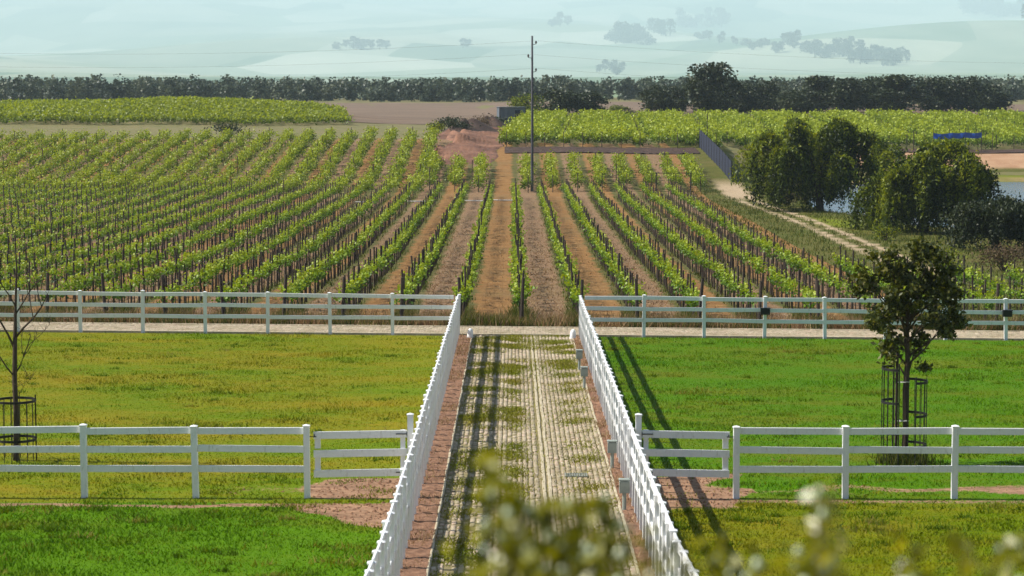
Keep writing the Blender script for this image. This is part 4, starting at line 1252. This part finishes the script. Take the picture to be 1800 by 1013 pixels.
for i, (x, y, r, hh, lb) in enumerate(((-6.8, 284, 1.8, 1.5, 'dark scrub bush on the near slope of the earth heaps'), (-4.3, 297, 1.9, 1.6, 'dark scrub bush on the crest of the earth heaps'), (-1.9, 309, 1.6, 1.4, 'dark scrub bush between the heaps and the hut'),
                                      (-9.4, 276, 1.3, 1.5, 'green bush at the end of the hedge-like rows'), (-8.3, 300, 1.8, 1.3, 'dark scrub bush at the ploughed field side of the heaps'))):
    bush(x, y, r, hh, lb, (M_willow if i == 3 else M_scrub if i % 2 else M_darktree), 0.25, 650, 'bushes on the earth heaps', seed=20 + i)
bush(-33.0, 268.5, 2.2, 1.3, 'dark bush at the top end of the hedge-like rows', M_darktree, 0.25, 700, 'bushes on the earth heaps', seed=31)
b = MB(); b.tube([(0, 0, -.2), (0, 0, .85), (0, 0, 1.05), (0, 0, 1.1)], [.16, .15, .12, .03], 8)
x, y = -2.6, 322
tag(b.build('marker_post', M_pipe, None, (x, y, h1(x, y)), True), 'short white post in front of the ploughed field by the heaps', 'post')

# irrigation pipes lying across the rows
for i, (x0, x1, y) in enumerate(((-13.6, -11.4, 196.0), (-9.0, -6.8, 195.5), (-4.1, -2.1, 197.0), (-1.8, 0.2, 199.0))):
    b = MB()
    pts = [(x - x0, 0.05 * math.sin(x * 2), h1(x, y) - h1(x0, y) + .10) for x in np.linspace(x0, x1, 8)]
    b.tube(pts, 0.055, 7)
    tag(b.build('irrigation_pipe', M_pipe, None, (x0, y, h1(x0, y))), f'white irrigation pipe across the vineyard alley, {ORD[i]} in line towards the utility pole', 'pipe', 'white irrigation pipes')
# pipe frame among the rows
X0, X1, Yf = 13.3, 16.5, 210.0
t = thing('pipe_frame', (X0, Yf, h1(X0, Yf)), 'dark goal-like pipe frame at the end of the front vine rows', 'frame')
for x in (0, X1 - X0):
    b = MB(); b.tube([(x, 0, -.3), (x, 0, 1.9)], 0.07, 6); b.build('upright', M_iron, t)
b = MB(); b.tube([(-.05, 0, 1.86), (X1 - X0 + .05, 0, 1.86)], 0.035, 6); b.build('crossbar', M_iron, t)
for i, (x, y) in enumerate(((657, 330), (757, 335), (832, 322), (1085, 330))):
    X, Y = px(x, y)
    b = MB(); b.tube([(0, 0, -.3), (0, 0, 1.1), (0.03, 0, 2.2)], [.05, .045, .04], 6)
    tag(b.build('stake', M_wood, None, (X, Y, h1(X, Y))), f'tall lone dark stake at the vineyard break, {ORD[i]} from the hedge-like rows', 'stake', 'lone stakes at the vineyard break')

# dark screen fence beside the track
A, B = (21.2, 220.0), (20.7, 252.0)
t = thing('screen_fence', (A[0], A[1], h1(*A)), 'dark blue screened fence running away from the end of the wheel track', 'fence')
kx = 12
az = math.atan2(B[1] - A[1], B[0] - A[0])
for i in range(kx + 1):
    u = i / kx
    x, y = A[0] + (B[0] - A[0]) * u, A[1] + (B[1] - A[1]) * u
    z = h1(x, y) - h1(*A)
    b = MB(); b.tube([(0, 0, -.3), (0, 0, 2.12)], 0.05, 6); b.build('post', M_iron, t, (x - A[0], y - A[1], z))
    if i < kx:
        x2, y2 = A[0] + (B[0] - A[0]) * (i + 1) / kx, A[1] + (B[1] - A[1]) * (i + 1) / kx
        z2 = h1(x2, y2) - h1(*A)
        b = MB()
        d = Vector((x2 - x, y2 - y, 0)).normalized(); nrm = Vector((-d.y, d.x, 0)) * 0.012
        p0, p1 = Vector((x - A[0], y - A[1], z)) + d * .06, Vector((x2 - A[0], y2 - A[1], z2)) - d * .06
        vv = []
        for s in (-1, 1):
            vv += [p0 + nrm * s + Vector((0, 0, .08)), p1 + nrm * s + Vector((0, 0, .08)), p1 + nrm * s + Vector((0, 0, 2.0 + random.gauss(0, .02))), p0 + nrm * s + Vector((0, 0, 2.0))]
        b.add(vv, [(0, 1, 2, 3), (7, 6, 5, 4), (0, 4, 5, 1), (3, 2, 6, 7), (0, 3, 7, 4), (1, 5, 6, 2)])
        b.build('panel', M_net, t)
x, y = 20.6, 249.0
b = MB(); b.tube([(0, 0, -.3), (0, 0, 2), (0, 0, 4.0)], [.06, .05, .045], 6)
tag(b.build('tall_stake', M_iron, None, (x + .7, y, h1(x + .7, y))), 'tall thin dark stake rising beside the screen fence', 'stake')

# blue sheet hung on stakes at the edge of the dense block
t = thing('blue_sheet', (49.0, 265.0, h1(49.0, 265.0)), 'long low blue plastic sheet hung on stakes above the sandy bank', 'sheet')
b = MB(); kx = 20
zt = 2.25
v = []
for i in range(kx + 1):
    u = i / kx
    x = 5.6 * u
    zz_ = zt - .12 * abs(math.sin(u * 9.4)) - (0.0 if u > .35 else .1)
    for j, q in enumerate((0, .25, .5, .62)):
        v.append((x, .06 * math.sin(i * 1.3 + j), zz_ - q))
f = []
for i in range(kx):
    for j in range(3):
        f.append((i * 4 + j, i * 4 + 4 + j, i * 4 + 5 + j, i * 4 + 1 + j))
b.add(v, f)
b.add([(p[0], p[1] + .03, p[2]) for p in v], [q[::-1] for q in f])
sh = b.build('sheet', M_tarp, t)
for i in range(4):
    b = MB(); b.tube([(0, 0, -1.2), (0, 0, zt + .45)], .04, 5); b.build('stake', M_wood, t, (i * 5.6 / 3, .11, 0))
for i in range(9):
    x = 33 + i * 4.6
    if 48 < x < 56: continue
    b = MB(); b.tube([(0, 0, -.3), (0, 0, 2.3)], .045, 5)
    tag(b.build('stake', M_wood, None, (x, 265.6, h1(x, 265.6))), 'dark stake along the pond-side edge of the dense green block', 'stake', 'stakes along the dense green block')

# ================================================================== TREES BEYOND
def crown_proto(name, w_, hgt, clumps, per, leaf, m, seed, base=0.18):
    """a crown mesh of leaf clumps in an uneven outline, and a trunk with limbs"""
    rs, ng = random.Random(seed), np.random.default_rng(seed)
    mb, C, Rn = MB(), [], []
    mb.tube([(0, 0, -.5), (0, 0, hgt * .15), (rs.gauss(0, .1), rs.gauss(0, .1), hgt * .45), (rs.gauss(0, .2), 0, hgt * .8)], [hgt * .035, hgt * .028, hgt * .02, hgt * .006], 6)
    for i in range(clumps):
        a, v = rs.uniform(0, 6.28), rs.uniform(base, 0.95)
        prof = math.sin(math.pi * min(1, max(0.05, (v - base * .6) / (1.02 - base * .6))) ** .8) ** .6
        r = w_ / 2 * prof * rs.uniform(.35, 1.0)
        c = np.array([r * math.cos(a), r * math.sin(a), hgt * v])
        if i % 3 == 0:
            mb.tube([(0, 0, hgt * max(.12, v - .3)), tuple(c * np.array([.6, .6, 1]) + np.array([0, 0, -hgt * .06])), tuple(c)], [hgt * .012, hgt * .008, hgt * .003], 4)
        s = w_ * rs.uniform(.07, .13)
        k = int(per * rs.uniform(.6, 1.4))
        C.append(np.clip(ng.normal(size=(k, 3)), -1.8, 1.8) * np.array([s, s, s * .75]) + c)
        Rn.append(np.clip(rs.random() * .7 + ng.normal(.1, .15, k), 0, 1))
    return mb.mesh('trunk', M_bark, True), polymesh('crown', leaves(np.concatenate(C), leaf, 0.35, .8), 4, m, np.concatenate(Rn))

PROTO = [crown_proto('a', 6.0, 6.0, 44, 95, .40, M_darktree, 1, .1), crown_proto('b', 6.5, 5.0, 44, 95, .40, M_darktree, 2, .06), crown_proto('c', 5.0, 7.5, 46, 100, .40, M_darktree, 3, .08),
         crown_proto('d', 6.5, 4.6, 40, 80, .40, M_willow, 4, .06)]
def tree(proto, x, y, s, sz, label, group, name='tree', rz=None):
    t = thing(name, (x, y, h1(x, y)), label, 'tree', group, random.uniform(0, 6.28) if rz is None else rz)
    t.scale = (s, s, sz)
    link('trunk', proto[0], t); link('crown', proto[1], t)
    return t
GT = 'dark trees behind the dense green block'
# (photo x of the trunk, distance, photo width, photo height, kind, what it looks like)
for (x, Y, wpx, hpx, k, lb) in (
        (930, 372, 60, 36, 3, 'round green bushy tree behind the metal hut'), (985, 380, 75, 45, 1, 'broad dark tree in the clump beyond the utility pole'), (1035, 384, 62, 42, 0, 'dark rounded tree ending the clump beyond the utility pole'),
        (1090, 365, 46, 20, 3, 'small pale bush in the gap of bare field'),
        (1160, 400, 60, 46, 1, 'grey-green tree standing just before the tallest dark tree'), (1190, 412, 50, 44, 0, 'mid-height dark tree touching the tallest dark tree'),
        (1248, 396, 88, 90, 0, 'tallest very dark tree in the belt behind the dense green block'), (1300, 406, 60, 50, 0, 'dark tree close behind the tallest dark tree'),
        (1340, 412, 70, 52, 1, 'dark spreading tree in the belt, second past the tallest'), (1402, 392, 62, 40, 1, 'low very dark rounded tree in the middle of the belt'), (1440, 412, 62, 62, 2, 'upright dark tree past the low rounded one'),
        (1480, 408, 70, 60, 0, 'tall dark tree in the dense middle of the belt'), (1530, 414, 66, 58, 1, 'broad purplish-dark tree in the belt'), (1578, 404, 72, 66, 2, 'tall purplish-dark tree at the head of the belt end'),
        (1640, 416, 70, 60, 0, 'dark tree with a level top near the end of the belt'), (1690, 420, 80, 58, 1, 'wide dark tree near the end of the belt'), (1735, 424, 70, 48, 0, 'sloping dark tree ending the belt by the bare field')):
    X = (x - 902) * Y / FPX
    p = PROTO[k]
    bw, bh = ((6.0, 6.0), (6.5, 5.0), (5.0, 7.5), (6.5, 4.6))[k]
    tree(p, X, Y, wpx * 1.12 * Y / FPX / bw, hpx * Y / FPX / bh, lb, GT)

# the distant wood: one mass across the valley floor
def wood(name, K, yfn, hfn, label, leaf, per, m):
    C, Rn = [], []
    for i in range(K):
        x, y = yfn()
        s = hfn()
        z = h1(x, y)
        k = per
        a, v = rng.uniform(0, 6.28, 7), rng.uniform(.12, .88, 7)
        c = np.stack([np.cos(a) * s * .38 * rng.random(7), np.sin(a) * s * .38 * rng.random(7), v * s], 1)
        q = c[rng.integers(0, 7, k)] + np.clip(rng.normal(size=(k, 3)), -1.7, 1.7) * s * .115
        q[:, 2] = np.maximum(q[:, 2], 0.1)
        C.append(q + np.array([x, y, z]))
        Rn.append(np.clip(rng.random() * .7 + rng.normal(.1, .15, k), 0, 1))
    g = link(name, polymesh(name, leaves(np.concatenate(C), leaf, .35, .8), 4, m, np.concatenate(Rn)))
    return tag(g, label, 'wood', kind='stuff')
def _w1():
    y = random.uniform(618, 760)
    return random.uniform(-0.30, 0.30) * y, y
wood('distant_wood', 900, _w1, lambda: random.choice((4.8, 5.5, 6.1, 6.7)) * random.uniform(.9, 1.08), 'long blue-green wood closing the valley floor', .95, 190, M_hazed_wood_leaf)
def _w2():
    y = random.uniform(425, 520)
    return random.uniform(0.075, 0.215) * y, y
wood('back_wood', 90, _w2, lambda: random.uniform(4.2, 5.4), 'wood filling in behind the belt of dark trees', .55, 170, M_hazed_wood_leaf)

# trees on the hazy hillside
HP = [crown_proto('h1', 12, 11, 22, 26, 1.5, M_hazed_wood_leaf, 41), crown_proto('h2', 15, 10, 22, 26, 1.6, M_hazed_wood_leaf, 42, .1), crown_proto('h3', 9, 14, 22, 26, 1.4, M_hazed_wood_leaf, 43)]
def clump(pts, phrase, group, s=(0.8, 1.3)):
    for (x, y) in pts:
        X, Y = px(x, y)
        q = random.uniform(*s) * Y / 2400
        tree(random.choice(HP), X, Y, q, q * random.uniform(.85, 1.2), phrase, group, 'hillside_tree')
rj = random.Random(3)
def line_pts(a, b, k, j=4):
    return [(a[0] + (b[0] - a[0]) * (i + rj.random()) / k + rj.gauss(0, 3), a[1] + (b[1] - a[1]) * (i + .5) / k + rj.gauss(0, j)) for i in range(k)]
clump(line_pts((1080, 74), (1135, 78), 9, 4), 'hazy tree in the large clump on the hillside beyond the pole', 'trees of the large hillside clump', (1.0, 1.6))
clump(line_pts((1148, 62), (1178, 62), 4, 2), 'hazy tree in the small clump beside the large hillside clump', 'trees of the small hillside clump', (0.9, 1.4))
clump(line_pts((1190, 46), (1280, 42), 9, 3), 'hazy tree in the thin line high on the hillside', 'trees of the thin hillside line')
clump(line_pts((1215, 66), (1370, 88), 14, 3), 'hazy low tree along the spur of the hillside', 'trees along the hillside spur', (0.5, 0.8))
clump(line_pts((1368, 78), (1590, 116), 34, 6), 'hazy tree in the long belt running down the hillside', 'trees of the long hillside belt', (0.8, 1.4))
clump(line_pts((1055, 128), (1100, 128), 5, 2), 'hazy tree at the foot of the hillside behind the distant wood', 'trees at the hillside foot', (0.6, 1.0))
clump(line_pts((600, 88), (680, 84), 9, 2), 'hazy tree in the flat grove on the hillside away from the pole', 'trees of the flat hillside grove', (0.7, 1.1))
clump(line_pts((815, 84), (830, 84), 2, 1), 'hazy tree of the lone pair on the hillside', 'lone pair on the hillside', (0.7, 1.0))
clump(line_pts((1690, 18), (1800, 34), 12, 4), 'hazy tree in the scattered grove high on the hillside', 'trees of the high hillside grove', (1.0, 1.6))
clump(line_pts((960, 52), (1010, 44), 4, 3), 'hazy tree in the sparse row on the upper hillside', 'trees of the sparse hillside row', (0.7, 1.0))

# ================================================================== SHRUB IN FRONT OF THE CAMERA'S TERRACE
def shrub(cx, cy, sprigs, label, seed):
    """sprigs: (photo x, photo y of the tip, how thick) at the shrub's distance"""
    rs, ng = random.Random(seed), np.random.default_rng(seed)
    z = h1(cx, cy)
    t = thing('garden_shrub', (cx, cy, z), label, 'shrub', 'garden shrubs on the slope')
    mb, C, Gl, Rn = MB(), [], [], []
    for (x, y, L, q) in sprigs:
        yy = cy + rs.uniform(-.35, .35)
        tip = Vector(((x - 902) / FPX * yy - cx, yy - cy, CAMZ - yy * math.tan(PITCH + math.atan((y - 506.5) / FPX)) - z))
        base = Vector((rs.gauss(0, .06), rs.gauss(0, .06), -.1))
        mid = Vector((tip.x * .55 + L * .5, tip.y * .5, tip.z * .6))
        pts = []
        for i in range(15):
            u = i / 14
            pts.append(base * (1 - u) ** 2 + mid * 2 * u * (1 - u) + tip * u * u)
        mb.tube(pts, [.014 * (1 - .85 * i / 14) for i in range(15)], 5)
        k = int(230 * q)
        for _ in range(k):
            u = 1 - rs.random() ** 1.3 * .55
            p = base * (1 - u) ** 2 + mid * 2 * u * (1 - u) + tip * u * u
            wd = .012 + .10 * q * min(1, (1 - u) * 5) 
            C.append((p.x + rs.gauss(0, wd), p.y + rs.gauss(0, wd), p.z + rs.gauss(0, wd * .7)))
        for _ in range(int(6 * q + 1)):
            u = 1 - rs.random() * .16
            p = base * (1 - u) ** 2 + mid * 2 * u * (1 - u) + tip * u * u
            wd = .006 + .07 * q * min(1, (1 - u) * 7)
            Gl.append((p.x + rs.gauss(0, wd), p.y + rs.gauss(0, wd), p.z + rs.gauss(0, wd) + .01))
    mb.build('stems', M_bark, t)
    link('foliage', polymesh('foliage', leaves(np.array(C), .036, .3, .55), 4, M_shrub), t)
    for p in Gl:
        s = rs.uniform(.007, .011)
        b = MB(); b.tube([(0, 0, -s), (0, 0, -s * .5), (0, 0, s * .4), (0, 0, s)], [s * .3, s * .9, s * .8, s * .15], 7)
        b.build('leaf_glint', M_leaf_glint, t, p, True)  # small pale solids standing in for highlights on glossy leaves
    return t
shrub(0.12, 4.3, [(858, 806, -.14, .45), (872, 838, -.12, .5), (888, 858, -.12, .6), (905, 880, -.1, .8), (935, 895, -.06, 1.1), (965, 890, -.03, 1.2), (1000, 888, 0, 1.3), (1040, 880, .02, 1.2), (1062, 890, .03, 1.0), (1080, 925, .03, .7), (1000, 940, 0, 1.1), (955, 955, -.02, .9), (898, 965, -.03, .3), (1050, 965, 0, .9)],
      'blurred garden shrub with pale leaf glints rising in front of the lane', 1)
shrub(0.34, 4.4, [(1145, 925, 0, .2), (1172, 960, 0, .25), (1210, 955, 0, .2), (1280, 945, .02, .35), (1300, 985, 0, .35), (1262, 975, 0, .3)], 'blurred sparse garden shrub with thin upright sprigs against the lane fence', 2)
shrub(0.62, 4.2, [(1445, 848, .02, .35), (1462, 880, .02, .4), (1440, 925, 0, .6), (1478, 950, 0, .6), (1408, 965, 0, .5), (1335, 965, 0, .35), (1450, 965, 0, .7)], 'blurred garden shrub with a single tall spire of pale glints', 3)
shrub(0.92, 4.5, [(1590, 940, 0, .35), (1618, 960, 0, .4), (1700, 945, 0, .4), (1722, 965, 0, .4), (1765, 960, 0, .35), (1795, 955, 0, .4), (1830, 950, 0, .5)], 'blurred low garden shrub of several glint-tipped sprigs ending the row', 4)

# ================================================================== HAZE
m = bpy.data.materials.new('haze'); m.use_nodes = True
n = m.node_tree
n.nodes.remove(n.nodes['Principled BSDF'])
pv = n.nodes.new('ShaderNodeVolumePrincipled')
pv.inputs['Color'].default_value = (0.72, 0.90, 1.0, 1)
pv.inputs['Density'].default_value = 0.00011
pv.inputs['Anisotropy'].default_value = 0.0
n.links.new(pv.outputs[0], n.nodes['Material Output'].inputs['Volume'])
b = MB(); b.box(-13700, 13700, -80, 23800, -4, 1010)
tag(b.build('haze', m), 'thin pale blue haze filling the valley air', 'haze', kind='stuff')
